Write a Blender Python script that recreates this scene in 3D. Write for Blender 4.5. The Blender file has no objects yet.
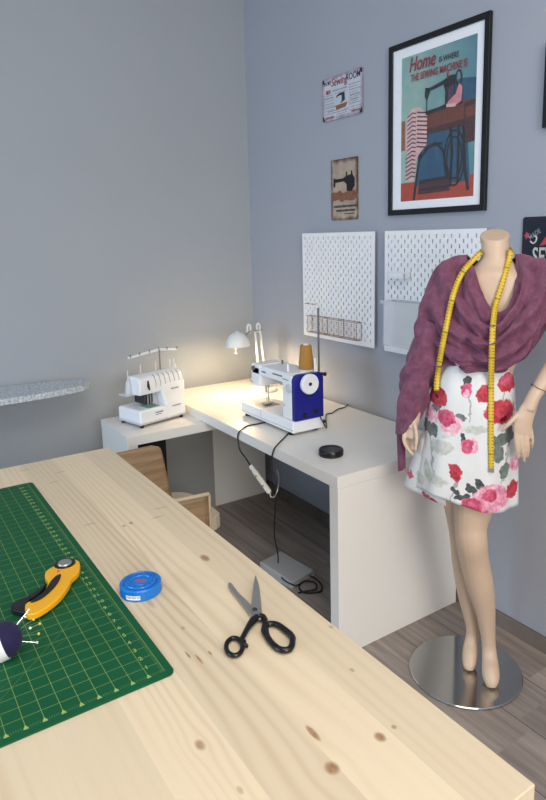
import bpy, bmesh, math, random
from mathutils import Vector, Matrix, Euler
from mathutils.bvhtree import BVHTree
random.seed(7)
SC = bpy.context.scene
COL = SC.collection
PI = math.pi

# ------------------------------------------------------------------ camera
F_PX, YAW, PIT, ROL = 638.2, 34.4105, 9.9696, -1.0875
CAM = Vector((3.4565, -2.0170, 1.5894))
PPX, PPY = 300.0, 350.0
_fa, _t = math.radians(180 - YAW), math.radians(PIT)
FW = Vector((math.cos(_fa) * math.cos(_t), math.sin(_fa) * math.cos(_t), -math.sin(_t)))
_r = Vector((math.sin(_fa), -math.cos(_fa), 0)); _u = _r.cross(FW)
_c, _s = math.cos(math.radians(ROL)), math.sin(math.radians(ROL))
RT = _r * _c + _u * _s; UP = _u * _c - _r * _s
cd = bpy.data.cameras.new('camera'); cam = bpy.data.objects.new('camera', cd); COL.objects.link(cam)
cam.matrix_world = Matrix(((RT.x, UP.x, -FW.x, CAM.x), (RT.y, UP.y, -FW.y, CAM.y), (RT.z, UP.z, -FW.z, CAM.z), (0, 0, 0, 1)))
cd.sensor_width = 36; cd.lens = F_PX / 800 * 36
cd.shift_x = -(PPX - 273) / 800; cd.shift_y = (PPY - 400) / 800
cd.clip_start = 0.05
SC.camera = cam


def ray(px, py): return FW * F_PX + RT * (px - PPX) + UP * (PPY - py)


def at(px, py, ax, v):
    """the point of the plane x, y or z = v that the photograph shows at a pixel"""
    d = ray(px, py); i = 'xyz'.index(ax); k = (v - CAM[i]) / d[i]
    return CAM + d * k


# ------------------------------------------------------------------ materials
def lin(c):
    return tuple(((v / 255) / 12.92 if v / 255 <= .04045 else ((v / 255 + .055) / 1.055) ** 2.4) for v in c) + (1,)


def new_mat(name):
    m = bpy.data.materials.new(name); m.use_nodes = True
    nt = m.node_tree; b = nt.nodes['Principled BSDF']
    return m, nt, b


class NT:
    """small helper to chain shader nodes"""
    def __init__(s, nt): s.nt = nt
    def n(s, t, **k):
        x = s.nt.nodes.new(t)
        for a, v in k.items(): setattr(x, a, v)
        return x
    def link(s, a, b): s.nt.links.new(a, b)
    def put(s, sock, v):
        if hasattr(v, 'is_output'): s.link(v, sock)
        else: sock.default_value = v
    def math(s, op, a, b=0.0, c=None, clamp=False):
        x = s.n('ShaderNodeMath', operation=op, use_clamp=clamp)
        s.put(x.inputs[0], a); s.put(x.inputs[1], b)
        if c is not None: s.put(x.inputs[2], c)
        return x.outputs[0]
    def mix(s, f, a, b):
        x = s.n('ShaderNodeMix', data_type='RGBA')
        s.put(x.inputs[0], f); s.put(x.inputs[6], a); s.put(x.inputs[7], b)
        return x.outputs[2]
    def noise(s, vec, scale, detail=3, rough=.5, dim='3D'):
        x = s.n('ShaderNodeTexNoise'); x.inputs['Scale'].default_value = scale
        x.inputs['Detail'].default_value = detail; x.inputs['Roughness'].default_value = rough
        if vec is not None: s.link(vec, x.inputs['Vector'])
        return x.outputs['Fac']
    def coord(s): return s.n('ShaderNodeTexCoord').outputs['Object']
    def scale(s, vec, v):
        x = s.n('ShaderNodeVectorMath', operation='MULTIPLY'); s.link(vec, x.inputs[0]); x.inputs[1].default_value = v
        return x.outputs[0]
    def sep(s, vec):
        x = s.n('ShaderNodeSeparateXYZ'); s.link(vec, x.inputs[0]); return x.outputs
    def ramp(s, f, stops):
        x = s.n('ShaderNodeValToRGB'); s.link(f, x.inputs[0])
        e = x.color_ramp.elements
        while len(e) < len(stops): e.new(.5)
        for i, (p, c) in enumerate(stops): e[i].position = p; e[i].color = c
        return x.outputs[0]
    def bump(s, bsdf, h, strength=.2, dist=.002):
        x = s.n('ShaderNodeBump'); x.inputs['Strength'].default_value = strength; x.inputs['Distance'].default_value = dist
        s.link(h, x.inputs['Height']); s.link(x.outputs[0], bsdf.inputs['Normal'])


def plain(name, c, rough=.5, metal=0., var=.05, scale=30, bump=0., coat=0., sheen=0., spec=None):
    m, nt, b = new_mat(name); h = NT(nt)
    co = h.coord(); f = h.noise(co, scale, 3)
    a = lin(c); d = tuple(v * (1 - var) for v in a[:3]) + (1,); l = tuple(min(1, v * (1 + var)) for v in a[:3]) + (1,)
    h.link(h.mix(f, d, l), b.inputs['Base Color'])
    b.inputs['Roughness'].default_value = rough; b.inputs['Metallic'].default_value = metal
    b.inputs['Coat Weight'].default_value = coat; b.inputs['Sheen Weight'].default_value = sheen
    if spec is not None: b.inputs['Specular IOR Level'].default_value = spec
    if bump: h.bump(b, f, bump)
    return m


def emit(name, c, strength):
    m, nt, b = new_mat(name)
    b.inputs['Base Color'].default_value = lin(c); b.inputs['Emission Color'].default_value = lin(c)
    b.inputs['Emission Strength'].default_value = strength
    return m


M = {}
M['white_lam'] = plain('white laminate', (236, 232, 225), .38, var=.02, scale=6)
M['white_plastic'] = plain('white plastic', (240, 241, 243), .32, var=.02)
M['cream_plastic'] = plain('cream plastic', (214, 206, 190), .45, var=.03)
M['grey_lam'] = plain('grey laminate', (150, 150, 146), .5, var=.03)
M['offwhite'] = plain('off white plastic', (205, 208, 212), .4, var=.02)
M['print_grey'] = plain('grey print', (135, 142, 150), .6)
M['seam_grey'] = plain('seam grey', (120, 120, 120), .6)
M['navy'] = plain('navy blue plastic', (18, 20, 128), .35, var=.06)
M['black'] = plain('black plastic', (14, 14, 15), .42, var=.1)
M['blackg'] = plain('black lacquer', (9, 9, 10), .3, var=.1)
M['black_cable'] = plain('black rubber cable', (20, 19, 20), .6)
M['steel'] = plain('brushed steel', (176, 172, 168), .42, .8, var=.08, scale=80)
M['dark_steel'] = plain('dark steel', (92, 92, 94), .38, .9, var=.08)
M['grey_metal'] = plain('grey metal', (120, 120, 122), .4, .8)
M['chrome'] = plain('polished steel', (186, 186, 184), .10, 1., var=.02, scale=8)
M['gold_thread'] = plain('golden thread', (166, 118, 42), .7, var=.25, scale=220, bump=.3, sheen=.2)
M['yellow'] = plain('yellow plastic', (238, 172, 22), .35, var=.04)
M['blue_tin'] = plain('blue plastic', (14, 114, 200), .3, var=.06)
M['blue_dark'] = plain('dark blue print', (10, 74, 150), .35)
M['red_print'] = plain('red print', (190, 70, 90), .5)
M['copper'] = plain('copper wire', (168, 138, 124), .5, .3)
M['skin'] = plain('mannequin plastic', (208, 180, 154), .42, var=.035, scale=14)
M['navy_cloth'] = plain('navy felt', (24, 18, 62), .9, var=.2, scale=120, sheen=.05)
M['teal'] = plain('teal printed plate', (92, 178, 160), .5)
M['pedal'] = plain('grey pedal plastic', (168, 168, 166), .55)
M['mat_board'] = plain('white card', (240, 241, 245), .8, var=.01)
M['frame_black'] = plain('black frame wood', (14, 14, 17), .35, var=.1)
M['lamp_white'] = plain('white enamel', (226, 226, 222), .35, var=.02)
M['veneer_edge'] = plain('pale plywood edge', (206, 184, 152), .6, var=.08, scale=60)
M['gap_shade'] = plain('dark gap shade', (36, 36, 40), .95, var=.15, scale=150)  # near-black standing in for shade under the side table
M['pad_cream'] = plain('pale plywood seat', (214, 194, 164), .6, var=.05)
M['bulb'] = emit('glowing bulb', (255, 214, 150), 14)


def wall_mat(name, c):
    m, nt, b = new_mat(name); h = NT(nt); co = h.coord()
    f = h.noise(co, 1.3, 2); g = h.noise(co, 90, 3)
    a = lin(c)
    h.link(h.mix(f, tuple(v * .95 for v in a[:3]) + (1,), tuple(v * 1.05 for v in a[:3]) + (1,)), b.inputs['Base Color'])
    b.inputs['Roughness'].default_value = .75
    h.bump(b, g, .12, .001)
    return m


M['wall'] = wall_mat('grey blue wall paint', (162, 167, 173))
M['wall_b'] = wall_mat('grey lilac wall paint', (163, 167, 177))


M['ceiling'] = wall_mat('white ceiling paint', (222, 222, 220))


def planks(name, c1, c2, width, length, along='x', gloss=.5):
    m, nt, b = new_mat(name); h = NT(nt); co = h.coord(); x, y, z = h.sep(co)
    if along == 'y': x, y = y, x
    row = h.math('FLOOR', h.math('DIVIDE', y, width))
    rnd = h.n('ShaderNodeTexWhiteNoise', noise_dimensions='1D'); h.link(row, rnd.inputs['W'])
    off = h.math('MULTIPLY', rnd.outputs['Value'], length)
    seg = h.math('FLOOR', h.math('DIVIDE', h.math('ADD', x, off), length))
    r2 = h.n('ShaderNodeTexWhiteNoise', noise_dimensions='2D')
    cb = h.n('ShaderNodeCombineXYZ'); h.link(row, cb.inputs[0]); h.link(seg, cb.inputs[1]); h.link(cb.outputs[0], r2.inputs['Vector'])
    cg = h.n('ShaderNodeCombineXYZ'); h.link(h.math('MULTIPLY', x, 2.2), cg.inputs[0]); h.link(h.math('MULTIPLY', y, 34), cg.inputs[1]); h.link(h.math('MULTIPLY', r2.outputs['Value'], 20), cg.inputs[2])
    g = h.noise(cg.outputs[0], 1.0, 5, .6)
    col = h.ramp(g, [(.28, lin(c1)), (.72, lin(c2))])
    t = h.math('MULTIPLY', h.math('SUBTRACT', r2.outputs['Value'], .5), .35)
    br = h.n('ShaderNodeHueSaturation'); h.link(col, br.inputs['Color']); h.link(h.math('ADD', t, 1.0), br.inputs['Value'])
    fy = h.math('FRACT', h.math('DIVIDE', y, width))
    gap = h.math('LESS_THAN', h.math('ABSOLUTE', h.math('SUBTRACT', fy, .5)), .49)
    out = h.mix(gap, tuple(v * .45 for v in lin(c1)[:3]) + (1,), br.outputs[0])
    h.link(out, b.inputs['Base Color']); b.inputs['Roughness'].default_value = gloss
    h.bump(b, g, .08, .001)
    return m


M['floor'] = planks('grey brown laminate floor', (122, 111, 103), (168, 154, 144), .19, 1.2)
M['base'] = planks('grey brown baseboard', (92, 84, 78), (134, 124, 116), .3, 2.0)
def veneer_mat():
    m, nt, b = new_mat('oak veneer'); h = NT(nt); co = h.coord()
    f = h.noise(h.scale(co, (3, 2.5, 45)), 1.0, 5, .6)
    h.link(h.ramp(f, [(.3, lin((132, 104, 74))), (.7, lin((174, 144, 108)))]), b.inputs['Base Color']); b.inputs['Roughness'].default_value = .45
    return m
M['veneer'] = veneer_mat()

# knots of the pine top: (x, y, rx, ry, strength) in table coordinates, found from the photograph
TZ = .898


def K(px, py, rx, ry, s=1.): p = at(px, py, 'z', TZ); return (p.x, p.y, rx, ry, s)


KNOTS = [K(205, 558, .018, .009), K(380, 737, .010, .008), K(332, 768, .012, .010), K(313, 733, .018, .005), K(200, 745, .012, .007, .8),
         K(131, 523, .008, .005, .9), K(124, 526, .006, .004, .9), K(237, 640, .005, .003), K(394, 727, .005, .004, .8), K(150, 603, .022, .006, .5),
         K(331, 627, .006, .004, .6), K(352, 670, .006, .004, .6), K(188, 655, .012, .0022), K(199, 659, .016, .0022), K(210, 653, .008, .002), K(240, 790, .008, .004, .5), K(183, 628, .006, .004, .6)]
DASH = [(158, 517), (90, 524), (12, 528), (60, 472), (25, 470), (160, 508), (54, 482)]


def pine():
    m, nt, b = new_mat('knotty pine'); h = NT(nt)
    co = h.n('ShaderNodeNewGeometry').outputs['Position']; x, y, z = h.sep(co)
    bw = .098
    row = h.math('FLOOR', h.math('DIVIDE', y, bw))
    rnd = h.n('ShaderNodeTexWhiteNoise', noise_dimensions='1D'); h.link(row, rnd.inputs['W'])
    sh = rnd.outputs['Value']
    # swirl of the grain round each knot
    push = None; kmask = None
    for (kx, ky, rx, ry, s) in KNOTS:
        dx = h.math('DIVIDE', h.math('SUBTRACT', x, kx), rx); dy = h.math('DIVIDE', h.math('SUBTRACT', y, ky), ry)
        r2 = h.math('ADD', h.math('MULTIPLY', dx, dx), h.math('MULTIPLY', dy, dy))
        if rx > .0105:
            gpush = h.math('DIVIDE', dy, h.math('ADD', h.math('MULTIPLY', r2, .22), 1.0))
            gpush = h.math('MULTIPLY', gpush, -ry * .9)
            push = gpush if push is None else h.math('ADD', push, gpush)
        k = h.math('MULTIPLY', h.math('SUBTRACT', 1.25, r2, clamp=True), s)
        kmask = k if kmask is None else h.math('MAXIMUM', kmask, k)
    for (px, py) in DASH:
        p = at(px, py, 'z', TZ)
        dx = h.math('DIVIDE', h.math('SUBTRACT', x, p.x), .0035); dy = h.math('DIVIDE', h.math('SUBTRACT', y, p.y), .022)
        r2 = h.math('ADD', h.math('MULTIPLY', dx, dx), h.math('MULTIPLY', dy, dy))
        k = h.math('MULTIPLY', h.math('SUBTRACT', 1.0, r2, clamp=True), .7)
        kmask = h.math('MAXIMUM', kmask, k)
    yy = h.math('ADD', y, push)
    cv = h.n('ShaderNodeCombineXYZ'); h.link(h.math('MULTIPLY', x, .55), cv.inputs[0]); h.link(h.math('MULTIPLY', yy, 5), cv.inputs[1]); h.link(h.math('MULTIPLY', sh, 30), cv.inputs[2])
    warp = h.noise(cv.outputs[0], 1.0, 2, .45)
    rings = h.math('SINE', h.math('ADD', h.math('MULTIPLY', yy, 330), h.math('MULTIPLY', warp, 52)))
    rings = h.math('POWER', h.math('ADD', h.math('MULTIPLY', rings, .5), .5), 2.2)
    cf = h.n('ShaderNodeCombineXYZ'); h.link(h.math('MULTIPLY', x, 6), cf.inputs[0]); h.link(h.math('MULTIPLY', yy, 260), cf.inputs[1])
    fib = h.noise(cf.outputs[0], 1.0, 4, .6)
    amt = h.noise(h.scale(co, (.9, 6, 1)), 1.0, 2)
    amt = h.math('MULTIPLY', h.math('SUBTRACT', amt, .36), 2.4, clamp=True)
    base = h.mix(h.math('MULTIPLY', rings, amt), lin((228, 205, 166)), lin((204, 172, 128)))
    base = h.mix(h.math('MULTIPLY', fib, .30), base, lin((208, 180, 138)))
    hv = h.n('ShaderNodeHueSaturation'); h.link(base, hv.inputs['Color'])
    h.link(h.math('ADD', h.math('MULTIPLY', sh, .14), .94), hv.inputs['Value'])
    hv.inputs['Saturation'].default_value = .84
    jit = h.noise(co, 160, 2)
    out = h.mix(h.math('MULTIPLY', kmask, h.math('ADD', h.math('MULTIPLY', jit, .6), .5), clamp=True), hv.outputs[0], lin((146, 102, 62)))
    h.link(out, b.inputs['Base Color']); b.inputs['Roughness'].default_value = .48
    h.bump(b, fib, .08, .001)
    return m


M['pine'] = pine()


def cutting_mat():
    m, nt, b = new_mat('green gridded cutting mat'); h = NT(nt)
    x, y, z = h.sep(h.coord())
    P = .0265; lx = .0
    def line(c, period, w):
        f = h.math('FRACT', h.math('ADD', h.math('DIVIDE', c, period), .5))
        return h.math('LESS_THAN', h.math('ABSOLUTE', h.math('SUBTRACT', f, .5)), w / period)
    g = h.math('MAXIMUM', line(x, P, .00045), line(y, P, .00045))
    d1 = line(h.math('ADD', x, y), P * 12, .0007); d2 = line(h.math('ADD', h.math('MULTIPLY', x, 1.732), y), P * 16, .0007)
    g2 = h.math('MAXIMUM', g, h.math('MULTIPLY', h.math('MAXIMUM', d1, d2), .35))
    inside = h.math('MULTIPLY', h.math('LESS_THAN', x, -.0005 + P * .0), h.math('LESS_THAN', y, .0005))
    fine = h.math('MULTIPLY', h.math('MAXIMUM', line(x, P / 8, .0004), 0), h.math('MULTIPLY', h.math('GREATER_THAN', y, -.006), h.math('LESS_THAN', y, .0)))
    fine2 = h.math('MULTIPLY', h.math('MAXIMUM', line(y, P / 8, .0004), 0), h.math('MULTIPLY', h.math('GREATER_THAN', x, -.006), h.math('LESS_THAN', x, .0)))
    tot = h.math('MULTIPLY', h.math('MAXIMUM', g2, h.math('MULTIPLY', h.math('MAXIMUM', fine, fine2), .45)), inside)
    n = h.noise(h.coord(), 8, 3)
    base = h.mix(n, lin((8, 78, 46)), lin((13, 90, 54)))
    h.link(h.mix(h.math('MULTIPLY', tot, .7), base, lin((146, 170, 88))), b.inputs['Base Color'])
    b.inputs['Roughness'].default_value = .62; b.inputs['Specular IOR Level'].default_value = .25
    return m


M['mat'] = cutting_mat()
M['mat_print'] = plain('pale green print', (150, 180, 100), .6)


def speckle():
    m, nt, b = new_mat('speckled silver cover'); h = NT(nt); co = h.coord()
    f = h.noise(co, 85, 3, .7)
    h.link(h.ramp(f, [(.36, lin((150, 158, 164))), (.5, lin((190, 196, 202))), (.66, lin((226, 230, 234)))]), b.inputs['Base Color'])
    b.inputs['Roughness'].default_value = .6
    return m


M['speckle'] = speckle()


def translucent(name, c, a, rough=.3):
    m, nt, b = new_mat(name)
    b.inputs['Base Color'].default_value = lin(c); b.inputs['Alpha'].default_value = a; b.inputs['Roughness'].default_value = rough
    return m


M['clear'] = translucent('milky clear plastic', (240, 243, 246), .3)
M['glass'] = translucent('picture glass', (235, 240, 245), .02, .05)
M['net'] = translucent('clear spool net', (225, 228, 232), .6)
M['wire_tint'] = translucent('brown tinted mesh', (150, 120, 110), .3, .6)


def shawl_mat():
    m, nt, b = new_mat('mauve fleece'); h = NT(nt); co = h.coord()
    f = h.noise(co, 34, 6, .68); g = h.noise(co, 260, 2)
    h.link(h.ramp(f, [(.3, lin((100, 58, 76))), (.52, lin((120, 74, 94))), (.74, lin((138, 92, 111)))]), b.inputs['Base Color'])
    b.inputs['Roughness'].default_value = .95; b.inputs['Sheen Weight'].default_value = .35
    b.inputs['Sheen Tint'].default_value = lin((230, 190, 210)); b.inputs['Specular IOR Level'].default_value = .15
    h.bump(b, g, .25, .0015)
    return m


M['shawl'] = shawl_mat()


def tape_mat():
    m, nt, b = new_mat('yellow measuring tape'); h = NT(nt)
    uv = h.n('ShaderNodeUVMap').outputs[0]; u, v, w = h.sep(uv)
    f = h.math('LESS_THAN', h.math('FRACT', h.math('DIVIDE', v, .0106)), .3)
    side = h.math('MAXIMUM', h.math('LESS_THAN', u, .42), h.math('GREATER_THAN', u, .8))
    big = h.math('LESS_THAN', h.math('FRACT', h.math('DIVIDE', v, .106)), .05)
    mk = h.math('MAXIMUM', h.math('MULTIPLY', f, side), big)
    h.link(h.mix(h.math('MULTIPLY', mk, .6), lin((218, 182, 48)), lin((60, 48, 18))), b.inputs['Base Color'])
    b.inputs['Roughness'].default_value = .45
    return m


M['tape'] = tape_mat()

# ------------------------------------------------------------------ mesh building
class MB:
    def __init__(s): s.bm = bmesh.new(); s.mi = 0
    def _idx(s, f): f.material_index = s.mi; return f
    def quad(s, *ps):
        return s._idx(s.bm.faces.new([s.bm.verts.new(p) for p in ps]))
    def box(s, x0, x1, y0, y1, z0, z1, mx=None):
        c = [Vector((x, y, z)) for x in (x0, x1) for y in (y0, y1) for z in (z0, z1)]
        if mx: c = [mx @ p for p in c]
        v = [s.bm.verts.new(p) for p in c]
        for q in ((0, 1, 3, 2), (4, 6, 7, 5), (0, 4, 5, 1), (2, 3, 7, 6), (0, 2, 6, 4), (1, 5, 7, 3)):
            s._idx(s.bm.faces.new([v[i] for i in q]))
        return s
    def rings(s, rs, closed=True, cap=(True, True)):
        vs = [[s.bm.verts.new(p) for p in r] for r in rs]; n = len(vs[0])
        for a, b in zip(vs, vs[1:]):
            for i in range(n if closed else n - 1):
                j = (i + 1) % n
                s._idx(s.bm.faces.new((a[i], a[j], b[j], b[i])))
        if cap[0] and closed: s._idx(s.bm.faces.new(vs[0][::-1]))
        if cap[1] and closed: s._idx(s.bm.faces.new(vs[-1]))
        return s
    def tube(s, pts, r, seg=8, cap=True, flat=1.0, smooth=0):
        pts = [Vector(p) for p in pts]
        if smooth: pts = spline(pts, smooth)
        if callable(r): rad = [r(i / (len(pts) - 1)) for i in range(len(pts))]
        elif isinstance(r, (list, tuple)):
            rad = []
            for i in range(len(pts)):
                t = i / (len(pts) - 1) * (len(r) - 1); k = min(int(t), len(r) - 2); f = t - k
                rad.append(r[k] * (1 - f) + r[k + 1] * f)
        else: rad = [r] * len(pts)
        rs = []; nrm = None
        for i, p in enumerate(pts):
            t = (pts[min(i + 1, len(pts) - 1)] - pts[max(i - 1, 0)]).normalized()
            if nrm is None:
                nrm = t.orthogonal().normalized()
            nrm = (nrm - t * nrm.dot(t))
            nrm = nrm.normalized() if nrm.length > 1e-6 else t.orthogonal().normalized()
            bn = t.cross(nrm)
            rs.append([p + (nrm * math.cos(2 * PI * k / seg) + bn * math.sin(2 * PI * k / seg) * flat) * rad[i] for k in range(seg)])
        return s.rings(rs, cap=(cap, cap))
    def cyl(s, a, b, r0, r1=None, seg=20): return s.tube([a, b], [r0, r0 if r1 is None else r1], seg)
    def lathe(s, prof, seg=32, mx=None, cap=(True, True), arc=2 * PI):
        rs = []
        for (r, z) in prof:
            ring = [Vector((r * math.cos(2 * PI * k / seg), r * math.sin(2 * PI * k / seg), z)) for k in range(seg)]
            rs.append([mx @ p for p in ring] if mx else ring)
        return s.rings(rs, cap=cap)
    def prism(s, pts, h, off=None):
        """outline pts (3D, flat) extruded by the vector h"""
        h = Vector(h); pts = [Vector(p) for p in pts]
        a = [s.bm.verts.new(p) for p in pts]; b = [s.bm.verts.new(p + h) for p in pts]; n = len(pts)
        s._idx(s.bm.faces.new(a[::-1])); s._idx(s.bm.faces.new(b))
        for i in range(n): s._idx(s.bm.faces.new((a[i], a[(i + 1) % n], b[(i + 1) % n], b[i])))
        return s
    def ball(s, c, r, seg=12, sc=(1, 1, 1)):
        c = Vector(c); n = max(4, seg // 2)
        rs = []
        for i in range(1, n):
            a = PI * i / n
            rs.append([c + Vector((sc[0] * r * math.sin(a) * math.cos(2 * PI * k / seg), sc[1] * r * math.sin(a) * math.sin(2 * PI * k / seg), -sc[2] * r * math.cos(a))) for k in range(seg)])
        return s.rings(rs)
    def shift(s, v):
        bmesh.ops.translate(s.bm, verts=s.bm.verts, vec=Vector(v)); return s


def spline(pts, n=6, closed=False):
    pts = [Vector(p) for p in pts]; out = []; N = len(pts)
    rng = range(N) if closed else range(N - 1)
    for i in rng:
        if closed: p0, p1, p2, p3 = pts[i - 1], pts[i], pts[(i + 1) % N], pts[(i + 2) % N]
        else: p0, p1, p2, p3 = pts[max(i - 1, 0)], pts[i], pts[i + 1], pts[min(i + 2, N - 1)]
        for k in range(n):
            t = k / n
            out.append(.5 * ((2 * p1) + (p2 - p0) * t + (2 * p0 - 5 * p1 + 4 * p2 - p3) * t * t + (3 * p1 - p0 - 3 * p2 + p3) * t ** 3))
    if not closed: out.append(pts[-1])
    return out


def finish(o, smooth=35, bevel=0., seg=2):
    me = o.data
    if smooth:
        me.shade_smooth(); me.set_sharp_from_angle(angle=math.radians(smooth))
    if bevel:
        md = o.modifiers.new('bevel', 'BEVEL'); md.width = bevel; md.segments = seg; md.limit_method = 'ANGLE'; md.angle_limit = math.radians(40)
        md.harden_normals = True


def part(name, mb, mats, parent=None, smooth=35, bevel=0., seg=2, label=None, loc=None, rotz=0., norm=True):
    me = bpy.data.meshes.new(name)
    if norm: bmesh.ops.recalc_face_normals(mb.bm, faces=mb.bm.faces)
    mb.bm.to_mesh(me); mb.bm.free()
    for m in (mats if isinstance(mats, (list, tuple)) else [mats]): me.materials.append(M[m] if isinstance(m, str) else m)
    o = bpy.data.objects.new(name, me); COL.objects.link(o)
    if parent: o.parent = parent
    if loc is not None: o.location = loc
    o.rotation_euler.z = rotz
    if label: o['label'] = label
    finish(o, smooth, bevel, seg)
    return o


def tag(o, label, cat, group=None):
    o['label'] = label; o['category'] = cat
    if group: o['group'] = group
    return o


def thing(name, label, cat, loc=(0, 0, 0), rotz=0., group=None):
    o = bpy.data.objects.new(name, None); COL.objects.link(o); o.empty_display_size = .05
    o.location = loc; o.rotation_euler = (0, 0, rotz)
    return tag(o, label, cat, group)


def struct(name, mb, mat):
    o = part(name, mb, mat); o['kind'] = 'structure'; return o


def letters(name, body, size, mat, parent, loc, rot=(PI / 2, 0, 0), align='CENTER', shear=0., sx=1., ext=.0003, label=None):
    cu = bpy.data.curves.new('text', 'FONT'); cu.body = body; cu.size = size; cu.align_x = align; cu.align_y = 'CENTER'
    cu.shear = shear; cu.extrude = ext; cu.offset = size * .012; cu.resolution_u = 3
    tmp = bpy.data.objects.new('text', cu); COL.objects.link(tmp)
    dg = bpy.context.evaluated_depsgraph_get()
    me = bpy.data.meshes.new_from_object(tmp.evaluated_get(dg)); bpy.data.objects.remove(tmp)
    me.transform(Matrix.Translation(loc) @ Euler(rot).to_matrix().to_4x4() @ Matrix.Diagonal((sx, 1, 1, 1)))
    me.materials.clear(); me.materials.append(M[mat] if isinstance(mat, str) else mat)
    o = bpy.data.objects.new(name, me); COL.objects.link(o); o.parent = parent
    if label: o['label'] = label
    return o


# ------------------------------------------------------------------ the room
b = MB(); b.box(0, 7.0, -5.5, 0, -.1, 0); struct('floor', b, 'floor')
b = MB(); b.box(-.12, 0, -5.5, .12, -.1, 3.3); struct('wall_left', b, 'wall')
b = MB(); b.box(0, 7.0, 0, .12, -.1, 3.3); struct('wall_back', b, 'wall_b')
b = MB(); b.box(7.0, 7.12, -5.5, .12, -.1, 3.3); struct('wall_right', b, 'wall')
b = MB(); b.box(-.12, 7.12, -5.62, -5.5, -.1, 3.3); struct('wall_front', b, 'wall')
b = MB(); b.box(-.12, 7.12, -5.62, .12, 3.3, 3.4); struct('ceiling', b, 'ceiling')
b = MB(); b.box(.0, 7.0, -.014, 0, 0, .062); o = struct('baseboard_back', b, 'base')
b = MB(); b.box(.0, .014, -5.5, -.014, 0, .062); o = struct('baseboard_left', b, 'base')

# ------------------------------------------------------------------ pine work table
TX0, TX1, TY0, TY1 = 1.360, 3.039, -2.36, -1.380
t = thing('work_table', 'large pine work table with knots and a green cutting mat on it', 'table', (TX0, TY0, 0))
b = MB(); b.box(0, TX1 - TX0, 0, TY1 - TY0, TZ - .042, TZ); part('tabletop', b, 'pine', t, bevel=.002)
for lx in (.18, TX1 - TX0 - .25):
    for ly in (.1, TY1 - TY0 - .17):
        b = MB(); b.box(lx, lx + .07, ly, ly + .07, 0, TZ - .042); part('leg', b, 'pine', t, bevel=.003)
for ly in (.105, TY1 - TY0 - .165):
    b = MB(); b.box(.25, TX1 - TX0 - .25, ly + .02, ly + .045, TZ - .13, TZ - .042); part('apron', b, 'pine', t)

# ------------------------------------------------------------------ white desk and the low side table under its end
DX0, DX1, DY0, DY1, DZ = .06, 1.7116, -.667, -.017, .73
t = thing('sewing_desk', 'long white desk with thick side panels along the picture wall', 'desk', (DX0, DY0, 0))
W, D = DX1 - DX0, DY1 - DY0
b = MB(); b.box(0, W, 0, D, DZ - .047, DZ); part('desktop', b, 'white_lam', t, bevel=.0015)
b = MB(); b.box(W - .052, W, .001, D, 0, DZ - .0475); part('side_panel', b, 'white_lam', t, bevel=.0015)
b = MB(); b.box(.04, .095, .001, D - .02, 0, DZ - .0475); part('side_panel', b, 'white_lam', t, bevel=.0015)

t = thing('side_table', 'low white side table tucked under the desk end, overlock machine on it', 'table', (.228, -1.066, 0))
b = MB(); b.box(0, .392, 0, .72, .635, .682); part('tabletop', b, 'white_lam', t, bevel=.0015)
b = MB(); b.box(0, .392, .001, .05, 0, .6345); part('end_panel', b, 'white_lam', t, bevel=.0015)
b = MB(); b.box(0, .02, .34, .625, 0, .6345); part('back_panel', b, 'grey_lam', t, label='grey back panel')
b = MB(); b.box(0, .014, .051, .3395, 0, .6345); part('shade_board', b, 'gap_shade', t, label='added dark board for the shaded gap')  # added dark board: paints the shadowed void below the tabletop

# ------------------------------------------------------------------ plywood chair
t = thing('plywood_chair', 'bent oak plywood chair between the pine table and the low side table', 'chair', (1.0, -1.18, 0))
def curved_sheet(pts_fn, nu, nv, th, mat, name, parent, **k):
    """sheet of thickness th over a parametric surface"""
    mb = MB(); g = [[Vector(pts_fn(i / nu, j / nv)) for j in range(nv + 1)] for i in range(nu + 1)]
    vs = [[mb.bm.verts.new(p) for p in r] for r in g]
    for i in range(nu):
        for j in range(nv): mb.bm.faces.new((vs[i][j], vs[i + 1][j], vs[i + 1][j + 1], vs[i][j + 1]))
    o = part(name, mb, mat, parent, norm=False, **k)
    md = o.modifiers.new('thickness', 'SOLIDIFY'); md.thickness = th; md.offset = 0
    return o
def back_pt(u, v, x0=0., grow=0., top=.745):
    """tall narrow upper back, seen from behind; the shell faces the side table"""
    z = .47 + (top + grow - .47) * v
    hw = .165 - .035 * v + grow
    y = (u * 2 - 1) * hw
    r = .035
    if z > top + grow - r and abs(y) > hw - r:
        a = min(1, (z - (top + grow - r)) / r); lim = hw - r + r * math.sqrt(max(0, 1 - a * a)); y = max(-lim, min(lim, y))
    return (x0 + .02 - .03 * v - .5 * y * y, y, z)
curved_sheet(lambda u, v: back_pt(u, v), 28, 24, .012, 'veneer', 'backrest', t)
def band(u, v):
    y = -.335 + u * .615
    return (.085 + .13 * max(0, y), y, .33 + .198 * v)
curved_sheet(band, 20, 6, .014, 'veneer', 'lower_shell', t)
bb = MB(); bb.tube([band(0, 0), band(0, .5), band(0, .97), *[Vector(band(k / 12, 1)) for k in range(13)], band(1, .97), band(1, .5), band(1, 0)], .0085, 8)
part('shell_edge', bb, 'veneer_edge', t, label='pale plywood edge')
b = MB()
out = spline([(.03, -.38, 0), (.045, -.2, 0), (.06, .28, 0), (.05, .35, 0), (.0, .375, 0), (-.25, .36, 0), (-.33, .25, 0), (-.35, 0, 0), (-.33, -.3, 0), (-.2, -.39, 0)], 6, True)
b.prism([p + Vector((0, 0, .325)) for p in out], (0, 0, .062)); part('seat', b, 'pad_cream', t, bevel=.028, seg=5, smooth=70)
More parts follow.
